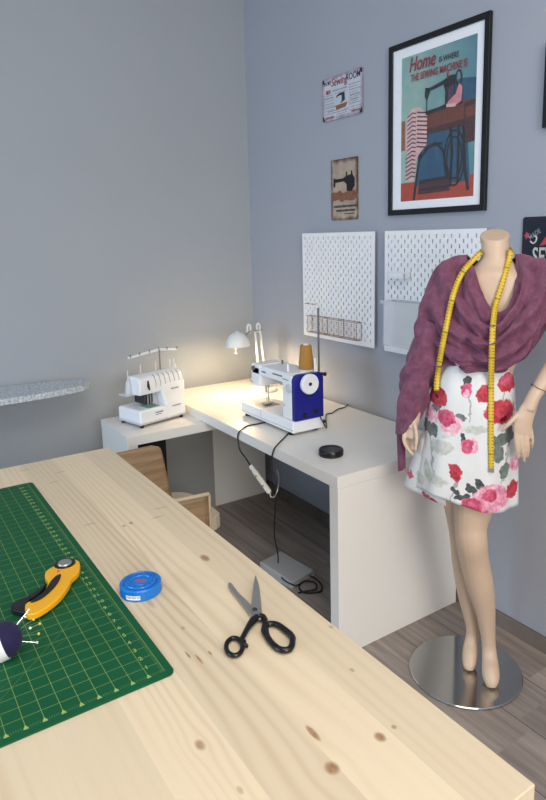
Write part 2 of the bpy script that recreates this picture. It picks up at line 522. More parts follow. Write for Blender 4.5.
for sx in (-1, 1):
    for sy in (-1, 1):
        b = MB(); b.tube([(-.13 + sx * .12, sy * .22, .33), (-.13 + sx * .18, sy * .27, .0)], [.014, .011], 10); part('leg', b, 'black', t)

# ------------------------------------------------------------------ ironing board by the left wall
t = thing('ironing_board', 'ironing board with speckled silver cover by the left wall', 'ironing board', (.17, -1.85, 0))
zt = .881
out = [(0, .75), (.045, .742), (.085, .70), (.115, .62), (.135, .5), (.145, .3), (.148, -.5), (.12, -.58), (-.12, -.58), (-.148, -.5), (-.145, .3), (-.135, .5), (-.115, .62), (-.085, .70), (-.045, .742)]
out = spline([(x, y, zt - .03) for x, y in out], 4, True)
b = MB(); b.prism(out, (0, 0, .03)); part('cover', b, 'speckle', t, bevel=.008, seg=3)
for s in (-1, 1):
    b = MB(); b.tube([(-.1, -.20 - .22 * s, zt - .03), (-.1, -.2, .44), (-.1, -.2 + .36 * s, .012)], .011, 8); part('leg', b, 'grey_metal', t)
    b = MB(); b.tube([(.1, -.20 - .22 * s, zt - .03), (.1, -.2, .44), (.1, -.2 + .36 * s, .012)], .011, 8); part('leg', b, 'grey_metal', t)
    b = MB(); b.tube([(-.15, -.2 + .36 * s, .012), (.18, -.2 + .36 * s, .012)], .012, 8); part('foot_bar', b, 'black', t)

# ------------------------------------------------------------------ pegboards
def pegboard(x0, x1, z0, z1, label):
    nx = int(round((x1 - x0 - .03) / .0205)); px = (x1 - x0 - .03) / nx
    pz = .041; nz = int((z1 - z0 - .03) / pz)
    b = MB(); th = .006; y0, y1 = -.024, -.018
    sw, sh = .0034, .0085
    zs0, zs1 = z0 + .012, z1 - .012
    xa = x0 + .015
    def wallq(p, q, r, s_): b.quad(p, q, r, s_)
    for i in range(nx):
        l, r = xa + i * px, xa + (i + 1) * px; c = (l + r) / 2
        z = zs0
        k = 0
        zc = zs0 + .02 + (pz / 2 if i % 2 else 0)
        while zc + sh < zs1:
            a, d = zc - sh, zc + sh
            for y in (y0, y1):
                b.quad((l, y, z), (r, y, z), (r, y, a), (l, y, a))
                b.quad((l, y, a), (c - sw, y, a), (c - sw, y, d), (l, y, d))
                b.quad((c + sw, y, a), (r, y, a), (r, y, d), (c + sw, y, d))
            b.quad((c - sw, y0, a), (c - sw, y1, a), (c - sw, y1, d), (c - sw, y0, d))
            b.quad((c + sw, y0, a), (c + sw, y0, d), (c + sw, y1, d), (c + sw, y1, a))
            b.quad((c - sw, y0, a), (c + sw, y0, a), (c + sw, y1, a), (c - sw, y1, a))
            b.quad((c - sw, y0, d), (c - sw, y1, d), (c + sw, y1, d), (c + sw, y0, d))
            z = d; zc += pz
        for y in (y0, y1): b.quad((l, y, z), (r, y, z), (r, y, zs1), (l, y, zs1))
    xb = xa + nx * px
    for (a0, a1, c0, c1) in ((x0, xa, z0, z1), (xb, x1, z0, z1), (xa, xb, z0, zs0), (xa, xb, zs1, z1)):
        b.box(a0, a1, y0, y1, c0, c1)
    o = Vector(((x0 + x1) / 2, 0, z0))
    root = thing('pegboard', label, 'pegboard', o, group='white pegboards on the wall')
    part('board', b.shift(-o), 'white_plastic', root, smooth=0, norm=False)
    for sx in (-1, 1):
        for zz in (.05, z1 - z0 - .05):
            bb = MB(); bb.cyl((sx * ((x1 - x0) / 2 - .04), -.0179, zz), (sx * ((x1 - x0) / 2 - .04), 0, zz), .006, seg=10); part('spacer', bb, 'white_plastic', root)
    return root


PZ0, PZ1 = 1.0612, 1.6124
pegboard(.588, 1.174, PZ0, PZ1, 'white slotted pegboard above the sewing machine with wire basket along its bottom')
pegboard(1.247, 1.818, PZ0, PZ1, 'white slotted pegboard behind the mannequin with a milky bin on it')

# wire basket on the left board
x0, x1, z0, z1, yb, yf = .672, 1.083, 1.090, 1.178, -.027, -.058
t = thing('wire_basket', 'thin brown wire basket hooked low on the left pegboard', 'basket', (x0, 0, z0))
b = MB(); r = .0016; L = x1 - x0; H = z1 - z0
for z in (0, H):
    for y in (yb, yf): b.tube([(0, y, z), (L, y, z)], r, 5)
for fx in (0, .335, .665, 1):
    for y in (yb, yf): b.tube([(fx * L, y, 0), (fx * L, y, H)], r, 5)
    for z in (0, H): b.tube([(fx * L, yb, z), (fx * L, yf, z)], r, 5)
part('frame', b, 'copper', t)
b = MB()
for i in range(1, 36): b.tube([(i / 36 * L, yf, 0), (i / 36 * L, yf, H)], .0006, 4, cap=False)
for i in range(1, 8): b.tube([(0, yf, i / 8 * H), (L, yf, i / 8 * H)], .0006, 4, cap=False)
for i in range(1, 36): b.tube([(i / 36 * L, yf, 0), (i / 36 * L, yb, 0)], .0006, 4, cap=False)
part('mesh', b, 'copper', t)
# small wire hook rail
p = at(308, 303, 'y', -.03)
t = MB(); t.tube([(0, .004, 0), (0, -.02, 0), (.075, -.02, 0), (.075, .004, 0)], .0018, 6)
tag(part('wire_rail', t, 'copper', loc=(p.x, -.03, p.z)), 'short thin wire rail above the wire basket on left pegboard', 'rail')

# milky bin and little shelf on the right board
x0, x1, z0, z1 = 1.31, 1.54, 1.104, 1.305
t = thing('storage_bin', 'milky translucent plastic bin hanging on the right pegboard', 'bin', (x0, 0, z0))
W, H = x1 - x0, z1 - z0; y0, y1, th = -.10, -.026, .0025
b = MB()
b.box(0.006, W - .006, y0 + .006, y0 + .006 + th, 0, H); b.box(.006, W - .006, y1 - th, y1, 0, H)
b.box(.006, .006 + th, y0 + .006, y1, 0, H); b.box(W - .006 - th, W - .006, y0 + .006, y1, 0, H); b.box(.006, W - .006, y0 + .006, y1, 0, th)
part('tub', b, 'clear', t)
b = MB()
for q in ((-.004, W + .004, y0 - .004, y0 + .008), (-.004, W + .004, y1 - .008, y1), (-.004, .009, y0, y1), (W - .009, W + .004, y0, y1)):
    b.box(q[0], q[1], q[2], q[3], H - .012, H + .002)
part('rim', b, 'clear', t, label='thick milky rim')
b = MB(); b.box(0, .104, -.04, 0, 0, .006); b.box(0, .104, -.04, -.035, .006, .026); b.box(0, .104, -.005, 0, .006, .03); b.box(0, .004, -.04, 0, .006, .024); b.box(.100, .104, -.04, 0, .006, .024)
tag(part('peg_shelf', b, 'white_plastic', loc=(1.312, -.0245, 1.404), bevel=.001), 'tiny white tray shelf clipped on the right pegboard', 'shelf')

# ------------------------------------------------------------------ poster in a black frame
FX0, FX1, FZ0, FZ1 = 1.2593, 1.8020, 1.6795, 2.392
t = thing('framed_poster', 'large black framed sewing machine poster with white mount', 'picture', (FX0, 0, FZ0))
W, H = FX1 - FX0, FZ1 - FZ0; fw = .024
b = MB()
b.box(0, W, -.018, -.002, 0, fw); b.box(0, W, -.018, -.002, H - fw, H); b.box(0, fw, -.018, -.002, fw, H - fw); b.box(W - fw, W, -.018, -.002, fw, H - fw)
part('frame', b, 'frame_black', t, bevel=.0012)
b = MB(); b.box(fw, W - fw, -.010, -.002, fw, H - fw); part('mount', b, 'mat_board', t)
AX0, AX1, AZ0, AZ1 = 1.335 - FX0, 1.741 - FX0, 1.7375 - FZ0, 2.330 - FZ0
def art_bg():
    m, nt, b = new_mat('printed teal backdrop'); h = NT(nt); co = h.coord(); x, y, z = h.sep(co)
    f = h.noise(co, 7, 4, .6)
    g = h.math('ADD', h.math('MULTIPLY', h.math('SUBTRACT', z, AZ0), 1.25), h.math('MULTIPLY', f, .35))
    right = h.math('ADD', h.math('MULTIPLY', h.math('SUBTRACT', x, AX0), 2.4), h.math('MULTIPLY', h.math('SUBTRACT', f, .5), .9), clamp=True)
    c1 = h.ramp(f, [(.3, lin((110, 160, 158))), (.6, lin((168, 192, 178)))])
    c2 = h.ramp(f, [(.3, lin((52, 104, 128))), (.7, lin((96, 146, 152)))])
    h.link(h.mix(right, c1, c2), b.inputs['Base Color']); b.inputs['Roughness'].default_value = .7
    return m
M['art_bg'] = art_bg()
for n, c in (('art_floor', (168, 62, 36)), ('art_blue', (34, 78, 108)), ('art_wood', (104, 50, 36)), ('art_wood_dark', (66, 30, 30)), ('art_iron', (18, 20, 28)),
             ('art_cloth', (214, 176, 172)), ('art_stripe', (78, 40, 56)), ('art_red', (140, 34, 48)), ('art_pink', (204, 132, 140)), ('art_dark', (40, 46, 52)), ('art_tan', (140, 96, 60)), ('art_purple', (70, 50, 78))):
    M[n] = plain(n.replace('art_', 'printed '), c, .7, var=.35, scale=26)
names = ['art_bg', 'art_floor', 'art_blue', 'art_wood', 'art_wood_dark', 'art_iron', 'art_cloth', 'art_stripe', 'art_pink', 'art_red', 'art_tan', 'art_purple']
b = MB(); aw, ah = AX1 - AX0, AZ1 - AZ0
lay = [0]
def poly(mat, pts):
    """flat printed shape; pts in 0..1 of the sheet, from the top left"""
    lay[0] += 1; b.mi = names.index(mat); y = -.0104 - lay[0] * .000025
    b._idx(b.bm.faces.new([b.bm.verts.new((AX0 + u * aw, y, AZ1 - v * ah)) for u, v in pts]))
def stroke(mat, pts, w):
    pts = [Vector((u * aw, v * ah, 0)) for u, v in pts]
    for p, q in zip(pts, pts[1:]):
        d = (q - p).normalized(); nn = Vector((-d.y, d.x, 0)) * w / 2; p2, q2 = p - d * w * .3, q + d * w * .3
        poly(mat, [(k.x / aw, k.y / ah) for k in (p2 + nn, p2 - nn, q2 - nn, q2 + nn)])
poly('art_bg', [(0, 0), (0, 1), (1, 1), (1, 0)])
poly('art_floor', [(0, .87), (0, 1), (1, 1), (1, .86)])
poly('art_tan', [(0, .43), (0, .64), (.06, .64), (.06, .43)])
poly('art_blue', [(.62, .30), (.8, .24), (1, .26), (1, .5), (.6, .5)])
poly('art_blue', [(.28, .55), (.22, .9), (.95, .9), (.9, .5), (.5, .5)])
poly('art_wood', [(.3, .42), (.3, .52), (.96, .50), (1, .47), (1, .39), (.6, .38)])
poly('art_wood_dark', [(.3, .52), (.3, .56), (.86, .545), (.86, .50)])
poly('art_wood_dark', [(.86, .40), (.86, .66), (1, .65), (1, .39)])
poly('art_wood', [(.88, .43), (.88, .50), (1, .49), (1, .42)])
# cast iron treadle stand
stroke('art_iron', [(.33, .56), (.26, .75), (.2, .99)], .014)
stroke('art_iron', [(.86, .55), (.88, .8), (.93, .95)], .016)
stroke('art_iron', [(.36, .66), (.5, .62), (.6, .68), (.68, .9)], .012)
stroke('art_iron', [(.27, .72), (.4, .64), (.58, .63)], .012)
for cxx, rr in ((.75, .2), (.75, .15)):
    stroke('art_iron', [(cxx + .13 * rr / .2 * math.cos(a * PI / 12), .74 + rr * .9 * math.sin(a * PI / 12)) for a in range(25)], .008)
stroke('art_iron', [(.7, .54), (.72, .72), (.7, .92)], .014); stroke('art_iron', [(.8, .54), (.8, .9)], .012)
poly('art_wood_dark', [(.28, .86), (.26, .96), (.7, .95), (.68, .85)]); poly('art_iron', [(.28, .86), (.275, .885), (.7, .875), (.68, .85)])
stroke('art_iron', [(.3, .93), (.68, .92)], .008)
# striped cloth
poly('art_cloth', [(.1, .40), (.07, .55), (.1, .72), (.06, .86), (.2, .86), (.24, .70), (.38, .62), (.38, .42), (.27, .36), (.16, .36)])
for k in range(9):
    v = .405 + k * .029; stroke('art_stripe', [(.24, v - .012), (.38, v + .004)], .006)
for k in range(16):
    v = .40 + k * .029; stroke('art_stripe', [(.1 if k < 10 else .08, v + .012), (.17, v - .01), (.22, v - .002)], .005)
# the black machine on the table top
poly('art_iron', [(.36, .40), (.36, .425), (.84, .40), (.84, .375)])
poly('art_iron', [(.35, .245), (.345, .30), (.375, .335), (.40, .30), (.42, .272), (.60, .255), (.62, .30), (.62, .38), (.76, .372), (.74, .30), (.75, .21), (.68, .205), (.60, .225), (.42, .25)])
stroke('art_iron', [(.372, .33), (.372, .40)], .005)
stroke('art_iron', [(.79 + .035 * math.cos(a * PI / 6), .235 + .045 * math.sin(a * PI / 6)) for a in range(13)], .007)
stroke('art_red', [(.65, .19), (.65, .212)], .010); poly('art_purple', [(.66, .28), (.66, .36), (.73, .35), (.73, .27)])
poly('art_pink', [(.66, .37), (.64, .40), (.74, .41), (.83, .385), (.84, .30), (.8, .27), (.76, .33)])
poly('art_cloth', [(.64, .385), (.64, .405), (.76, .412), (.76, .39)])
part('art_print', b, names, t, smooth=0, norm=False)
Lx = lambda u: AX0 + u * aw
Lz = lambda v: AZ1 - v * ah
yl = -.0150
letters('lettering', 'Home', .080, 'art_red', t, (Lx(.30), yl, Lz(.070)), shear=.28, sx=.74, label='red script lettering')
letters('lettering', 'IS WHERE', .030, 'art_dark', t, (Lx(.66), yl, Lz(.09)), sx=.8)
letters('lettering', 'THE SEWING MACHINE IS', .040, 'art_red', t, (Lx(.52), yl, Lz(.158)), sx=.66)
b = MB(); b.box(fw, W - fw, -.0170, -.0162, fw, H - fw); part('glass_pane', b, 'glass', t, label='clear glass pane')

# dark picture at the right edge of the photograph
t = thing('framed_print', 'dark framed picture high on the wall right of the poster', 'picture', (2.043, 0, 1.946))
b = MB(); b.box(0, .3, -.022, -.001, 0, .017); b.box(0, .3, -.022, -.001, .258, .275); b.box(0, .017, -.022, -.001, .017, .258); b.box(.283, .3, -.022, -.001, .017, .258); part('frame', b, 'frame_black', t)
b = MB(); b.box(.017, .283, -.012, -.001, .017, .258); part('print', b, 'art_wood_dark', t)

# tin signs
def rounded(x0, x1, z0, z1, y, r=.012, n=5):
    out = []
    for cx, cz, a0 in ((x1 - r, z1 - r, 0), (x0 + r, z1 - r, 90), (x0 + r, z0 + r, 180), (x1 - r, z0 + r, 270)):
        for k in range(n + 1):
            a = math.radians(a0 + 90 * k / n); out.append((cx + r * math.cos(a), y, cz + r * math.sin(a)))
    return out
def tin_sign_mat(name, c1, c2, rim, w, hgt):
    m, nt, b = new_mat(name); h = NT(nt); co = h.coord(); x, y, z = h.sep(co)
    f = h.noise(co, 16, 4, .65)
    e = h.math('MINIMUM', h.math('MINIMUM', x, h.math('SUBTRACT', w, x)), h.math('MINIMUM', z, h.math('SUBTRACT', hgt, z)))
    e = h.math('ADD', e, h.math('MULTIPLY', h.math('SUBTRACT', f, .5), .05))
    k = h.math('SUBTRACT', 1.0, h.math('DIVIDE', e, .022), clamp=True)
    h.link(h.mix(k, h.ramp(f, [(.3, lin(c1)), (.7, lin(c2))]), lin(rim)), b.inputs['Base Color']); b.inputs['Roughness'].default_value = .45
    return m
W, H = .311, .204
t = thing('tin_sign', 'white tin sign with red script heading, highest small sign on the wall', 'sign', (.761, 0, 2.155), group='small tin signs')
M['sign_white'] = tin_sign_mat('white tin sign print', (186, 192, 204), (206, 206, 214), (150, 130, 146), W, H)
b = MB(); b.prism(rounded(0, W, 0, H, -.006), (0, .005, 0)); part('plate', b, 'sign_white', t, smooth=0)
letters('lettering', 'IN MY', .028, 'art_dark', t, (.045, -.0065, H - .026), sx=.8)
letters('lettering', 'Sewing', .052, 'art_red', t, (.135, -.0065, H - .03), shear=.25, sx=.85, label='red script lettering')
letters('lettering', 'ROOM', .042, 'art_purple', t, (.243, -.0065, H - .027), sx=.85)
b = MB(); y = -.0066
def bar(u0, u1, v, hh): b.box(u0 * W, u1 * W, y, y + .0008, H - v * H - hh / 2, H - v * H + hh / 2)
rr = random.Random(3)
def fake(u0, u1, v, hh):
    u = u0
    while u < u1:
        w = rr.uniform(.008, .02); bar(u, min(u + w, u1), v, hh * rr.uniform(.7, 1)); u += w + rr.uniform(.005, .011)
lines = ((.26, .62, .33, .007), (.68, .95, .30, .005), (.06, .28, .47, .008), (.68, .95, .42, .005), (.70, .95, .54, .009), (.7, .92, .64, .008), (.06, .3, .6, .005), (.05, .34, .69, .005), (.68, .96, .73, .005), (.15, .45, .78, .005), (.55, .95, .8, .004), (.3, .68, .93, .004))
lines += tuple((.05, rr.uniform(.26, .33), v_, .004) for v_ in (.41, .535, .65, .75, .83)) + tuple((.67, rr.uniform(.88, .96), v_, .004) for v_ in (.36, .48, .59, .69, .86)) + ((.32, .62, .40, .004), (.3, .66, .83, .005), (.36, .64, .88, .004))
for q_ in lines: b = MB(); fake(*q_); part('text_line', b, 'print_grey', t, smooth=0)
for q_ in ((.08, .3, .92, .012), (.74, .95, .90, .010), (.1, .22, .33, .022)): b = MB(); fake(*q_); part('text_line', b, 'art_red', t, smooth=0, label='red text line')
b = MB(); b.prism([(u * W, -.0066, H - v * H) for u, v in [(.36, .52), (.40, .48), (.5, .47), (.5, .60), (.46, .66), (.62, .64), (.62, .69), (.36, .71), (.36, .66), (.44, .64), (.58, .60), (.57, .42), (.45, .42), (.37, .46)][:5] + [(.58, .60), (.57, .42), (.45, .42), (.37, .46)]], (0, .0007, 0)); part('machine_print', b, 'art_dark', t, smooth=0)
for pts in ([(0.01, .02), (.06, .02), (.05, .1), (.01, .14)], [(.99, .02), (.93, .02), (.95, .1), (.99, .13)], [(.01, .98), (.01, .84), (.04, .9), (.08, .98)], [(.99, .98), (.99, .86), (.95, .9), (.92, .98)]):
    b = MB(); b.prism([(u * W, -.0066, H - v * H) for u, v in pts], (0, .0007, 0)); part('corner_print', b, 'art_dark', t, smooth=0)
b = MB(); b.prism([(u * W, -.0064, H - v * H) for u, v in ((.34, .68), (.64, .66), (.60, .76), (.36, .78))], (0, .0005, 0)); part('table_print', b, 'art_tan', t, smooth=0)

W, H = .207, .293
t = thing('tin_sign', 'rusty brown tin sign with an old black sewing machine on it', 'sign', (.826, 0, 1.673), group='small tin signs')
M['sign_brown'] = tin_sign_mat('rusty tin sign print', (158, 136, 122), (190, 172, 154), (96, 58, 42), W, H)
b = MB(); b.prism(rounded(0, W, 0, H, -.006, .006), (0, .005, 0)); part('plate', b, 'sign_brown', t, smooth=0)
b = MB(); P = lambda pts: b.prism([(u * W, -.0068, H - v * H) for u, v in pts], (0, .0009, 0))
P([(.1, .30), (.1, .45), (.16, .45), (.17, .38), (.5, .37), (.6, .42), (.6, .53), (.78, .54), (.9, .46), (.9, .34), (.82, .27), (.80, .21), (.76, .21), (.76, .27), (.62, .28), (.62, .22), (.58, .22), (.58, .29), (.45, .32), (.2, .32)])
part('machine_print', b, 'art_iron', t, smooth=0)
b = MB(); r2 = random.Random(5)
for k in range(22):
    u, v, r_ = .08 + .84 * (k % 11) / 10, .575 + .06 * (k // 11) + r2.uniform(-.02, .02), r2.uniform(.065, .10)
    b.prism([((u + r_ * math.cos(a)) * W, -.0064 - k * .00002, H - (v + r_ * .55 * math.sin(a)) * H) for a in [i * PI / 4 for i in range(8)]], (0, .0005, 0))
M['rose_brown'] = plain('printed rust roses', (132, 86, 64), .6, var=.75, scale=110)
part('rose_print', b, 'rose_brown', t, smooth=0)
b = MB(); W0 = W
b.bm.free()
for q_ in ((.1, .95, .775, .012), (.2, .92, .845, .012), (.5, .9, .90, .006)): b = MB(); fake(*q_); part('text_line', b, 'art_dark', t, smooth=0)

t = thing('tin_sign', 'navy tin sign with white lettering right of the mannequin neck', 'sign', (1.970, 0, 1.35), group='small tin signs')
M['sign_navy'] = tin_sign_mat('navy tin sign print', (8, 15, 32), (14, 24, 46), (36, 24, 32), .3, .298)
b = MB(); b.prism(rounded(0, .3, 0, .298, -.006, .01), (0, .005, 0)); part('plate', b, 'sign_navy', t, smooth=0)
M['sign_text'] = plain('cream print', (206, 204, 204), .6)
letters('lettering', 'SEW', .088, 'sign_text', t, (.045, -.0065, .155), sx=.62, align='LEFT')
letters('lettering', 'MADE', .024, 'print_grey', t, (.052, -.0065, .236), rot=(PI / 2, -.55, 0), sx=.8)
letters('lettering', 'M', .026, 'sign_text', t, (.107, -.0065, .281), sx=.8)
b = MB()
b.tube(spline([(.035, -.006, .212), (.047, -.006, .204), (.058, -.006, .212), (.06, -.006, .226), (.052, -.006, .230)], 4), .003, 6); part('scroll_print', b, 'sign_text', t)
b = MB(); b.prism([(.02 + .013 * math.cos(a) * (1 if i % 2 else .5), -.0066, .232 + .015 * math.sin(a) * (1 if i % 2 else .5)) for i, a in enumerate([k * PI / 5 for k in range(10)])], (0, .0006, 0))
part('star_print', b, 'red_print', t, smooth=0)
b = MB(); b.prism([(.075, -.0066, .195), (.098, -.0066, .20), (.11, -.0066, .24), (.095, -.0066, .225)], (0, .0006, 0)); part('red_print', b, 'red_print', t, smooth=0)

# ------------------------------------------------------------------ overlock machine
Z0 = .682
t = thing('overlock_machine', 'white overlock machine with thread mast on the low side table', 'sewing machine', (.535, -.965, Z0), math.radians(105))
def rbox(x0, x1, y0, y1, z0, z1): return MB().box(x0, x1, y0, y1, z0, z1)
part('base', rbox(.004, .285, .006, .195, .014, .03), 'offwhite', t, bevel=.004)
part('looper_cover', rbox(0, .165, -.002, .19, .022, .09), 'white_plastic', t, bevel=.014, seg=4)
b = MB(); b.prism([(.16, -.001, .022), (.287, .004, .022), (.287, .004, .20), (.15, .012, .20), (.142, .008, .15), (.16, .0, .09)], (0, .16, 0)); part('tower', b, 'white_plastic', t, bevel=.009, seg=3)
b = MB(); pr_ = [(.045, .16), (.038, .205), (.05, .240), (.068, .250), (.135, .250), (.145, .24), (.145, .165), (.13, .155)]
b.prism([(.018, y - .026, z) for y, z in pr_], (.268, 0, 0)); part('head', b, 'white_plastic', t, bevel=.007, seg=3)
b = MB()
for k in range(6): 
    x = .112 + k * .029
    b.prism([(x, y - .026, z) for y, z in ((.0435, .175), (.0368, .205), (.0488, .2405), (.066, .2508), (.066, .246), (.044, .205), (.05, .175))], (.0022, 0, 0))
part('tension_slots', b, 'seam_grey', t, label='grey tension dial slots')
b = MB(); b.tube([(.07, .018, .228), (.064, .008, .203), (.072, .010, .182)], [.004, .007, .003], 8); part('lever', b, 'black', t, label='black lever')
b = MB(); b.box(.075, .125, .06, .15, .10, .155); part('foot_block', b, 'dark_steel', t, bevel=.004, label='dark steel needle clamp')
b = MB(); b.cyl((.09, .055, .16), (.09, .055, .095), .0035, seg=8); b.cyl((.105, .055, .16), (.105, .055, .095), .0035, seg=8); b.box(.08, .12, .035, .075, .093, .098); part('presser_foot', b, 'steel', t)
part('looper_block', rbox(.125, .16, .07, .16, .09, .15), 'offwhite', t, bevel=.004)
part('needle_plate', rbox(.06, .13, .012, .085, .0895, .092), 'teal', t, label='teal printed needle plate')
part('print', rbox(.09, .135, -.0035, 0, .062, .068), 'print_grey', t); part('print', rbox(.09, .125, -.0035, 0, .053, .057), 'print_grey', t)
part('print', rbox(.195, .24, -.002, .003, .165, .170), 'print_grey', t); part('print', rbox(.195, .25, -.002, .003, .075, .079), 'print_grey', t)
b = MB(); b.lathe([(.0, 0), (.034, .0), (.036, .008), (.034, .02), (.0, .02)], 24, Matrix.Translation((.285, .10, .10)) @ Matrix.Rotation(PI / 2, 4, 'Y'), cap=(False, False)); part('handwheel', b, 'offwhite', t)
part('spool_tray', rbox(-.01, .315, .085, .16, .150, .158), 'offwhite', t, bevel=.003)
b = MB(); b.lathe([(.024, 0), (.024, .005), (.005, .006)], 20, Matrix.Translation((.008, .095, .158))); part('spool_disc', b, 'offwhite', t)
for i, x in enumerate((.008, .085, .178, .268, .305)):
    y = .095 if i < 4 else .11
    b = MB(); b.tube([(x, y, .157), (x, y, .298 - .016 * (i == 0))], [.0042, .003], 10); part('spool_pin', b, 'offwhite', t)
for x, y, z in ((.008, .095, .1645), (.305, .11, .20)):
    b = MB(); b.tube([(x, y, z), (x, y, z + .055), (x, y, z + .075)], [.019, .013, .004], 16); part('spool_net', b, 'net', t, label='clear spool cone')
b = MB(); b.cyl((.225, .12, .158), (.225, .12, .352), .0042, seg=10); part('mast', b, 'grey_metal', t, label='grey metal mast')
b = MB()
bp = [(.03, .11, .338), (.228, .12, .352), (.345, .12, .338)]
for p, q in zip(bp, bp[1:]):
    p, q = Vector(p), Vector(q); n = (q - p).cross(Vector((0, 1, 0))).normalized() * .006
    b.prism([p - n, q - n, q + n, p + n], (0, .01, 0))
part('mast_bar', b, 'white_plastic', t, bevel=.002)
for (pa, pb_), fs in (((bp[0], bp[1]), (.06, .35, .66, .97)), ((bp[1], bp[2]), (.4, .95))):
    for f in fs:
        p = Vector(pa).lerp(Vector(pb_), f); part('thread_hook', rbox(p.x - .0018, p.x + .0018, p.y - .002, p.y + .006, p.z - .004, p.z + .012), 'grey_metal', t, label='grey thread hook')
for x in (.02, .265):
    for y in (.02, .175):
        b = MB(); b.cyl((x, y, 0), (x, y, .015), .01, seg=12); part('rubber_foot', b, 'black', t)

# ------------------------------------------------------------------ sewing machine
SX, SY = .76, -.53
t = thing('sewing_machine', 'white sewing machine with royal blue end cover on the white desk', 'sewing machine', (SX, SY, DZ))
part('bed', rbox(0, .46, 0, .166, .014, .068), 'white_plastic', t, bevel=.006, seg=3)
b = MB(); b.box(.0, .46, -.0006, .001, .028, .0292); b.box(.19, .1912, -.0006, .001, .028, .066); part('bed_seam', b, 'seam_grey', t)
part('column', rbox(.365, .446, .008, .16, .0675, .268), 'white_plastic', t, bevel=.008, seg=3)
b = MB(); prof = [(.012, .228), (.012, .262), (.022, .272), (.156, .272), (.166, .262), (.166, .228)]
b.prism([(.10, y, z) for y, z in prof], (.31, 0, 0)); part('arm', b, 'white_plastic', t, bevel=.004, seg=2)
b = MB(); b.prism([(.085, .012, .165), (.165, .012, .17), (.172, .012, .235), (.172, .012, .276), (.10, .012, .278), (.085, .012, .262)], (0, .14, 0)); part('head', b, 'white_plastic', t, bevel=.01, seg=3)
b = MB(); b.lathe([(0, 0), (.012, 0), (.010, .01), (.0, .011)], 18, Matrix.Translation((.118, .012, .255)) @ Matrix.Rotation(PI / 2, 4, 'X'), cap=(False, False)); part('tension_knob', b, 'grey_metal', t, label='small dark tension knob')
b = MB(); b.tube([(.10, .008, .24), (.092, .0, .22), (.095, .004, .19), (.11, .008, .185)], .0022, 6); part('thread_guide', b, 'steel', t)
b = MB(); b.cyl((.128, .07, .17), (.128, .07, .13), .005, seg=10); b.cyl((.128, .07, .13), (.128, .07, .075), .0012, seg=6); part('needle_bar', b, 'steel', t)
b = MB(); b.cyl((.14, .075, .17), (.14, .075, .085), .0035, seg=8); b.prism([(.118, .05, .073), (.148, .05, .073), (.148, .095, .073), (.118, .095, .073)], (0, 0, .005)); part('presser_foot', b, 'steel', t)
part('needle_plate', rbox(.085, .175, .03, .12, .0675, .0692), 'steel', t)
b = MB(); b.box(.285, .365, .0105, .013, .252, .2585); part('thread_slot', b, 'seam_grey', t)
b = MB(); b.box(.19, .225, .0105, .013, .246, .252); M['print_blue'] = plain('blue print', (60, 90, 170), .5); part('print', b, 'print_blue', t)
b = MB(); b.box(.375, .42, .0065, .009, .245, .249); part('print', b, 'print_grey', t)
mxd = Matrix.Translation((.425, .009, .212)) @ Matrix.Rotation(PI / 2, 4, 'X')
b = MB(); b.lathe([(0, 0), (.021, 0), (.020, .009), (.0, .010)], 28, mxd, cap=(False, False)); part('stitch_dial', b, 'offwhite', t, bevel=.001)
b = MB(); b.lathe([(0, 0), (.006, 0), (.006, .005), (0, .005)], 14, Matrix.Translation((.385, .009, .13)) @ Matrix.Rotation(PI / 2, 4, 'X'), cap=(False, False)); part('button', b, 'offwhite', t)
# blue end cover
def rrect(y0, y1, z0, z1, r, n=6):
    out = []
    for cy, cz, a0 in ((y1 - r, z1 - r, 0), (y0 + r, z1 - r, 90), (y0 + .006, z0 + .006, 180), (y1 - .006, z0 + .006, 270)):
        q = r if a0 < 180 else .006
        for k in range(n + 1):
            a = math.radians(a0 + 90 * k / n); out.append((cy + q * math.cos(a), cz + q * math.sin(a)))
    return out
b = MB(); b.prism([(.442, y, z) for y, z in rrect(.008, .164, .068, .274, .028)], (.024, 0, 0)); part('end_cover', b, 'navy', t, bevel=.003, label='royal blue end cover')
mxh = Matrix.Translation((.466, .077, .232)) @ Matrix.Rotation(PI / 2, 4, 'Y')
b = MB(); b.lathe([(0, 0), (.030, 0), (.030, .006), (.044, .007), (.045, .012), (.045, .022), (.042, .026), (.014, .024), (.012, .022), (0, .022)], 40, mxh, cap=(False, False)); hw = part('handwheel', b, 'white_plastic', t, label='round white handwheel')
b = MB(); b.lathe([(0, .0215), (.008, .0215), (.008, .0235), (0, .0235)], 18, mxh, cap=(False, False)); part('hub', b, 'black', hw, label='dark hub')
for y, z in ((.06, .09), (.12, .098)):
    b = MB(); b.box(.4655, .468, y - .012, y + .012, z - .01, z + .01); part('socket', b, 'black', t, bevel=.002, label='dark socket')
for x in (.03, .42):
    for y in (.02, .145):
        b = MB(); b.cyl((x, y, 0), (x, y, .015), .013, seg=14); part('rubber_foot', b, 'black', t)
for x, y, h in ((.355, .05, .035), (.425, .148, .06)):
    b = MB(); b.cyl((x, y, .27), (x, y, .27 + h), .005, seg=10); part('spool_pin', b, 'white_plastic', t)
b = MB(); b.cyl((.2, .12, .27), (.2, .12, .283), .0045, seg=10); b.ball((.2, .12, .287), .006, 10); part('bobbin_winder', b, 'grey_metal', t)

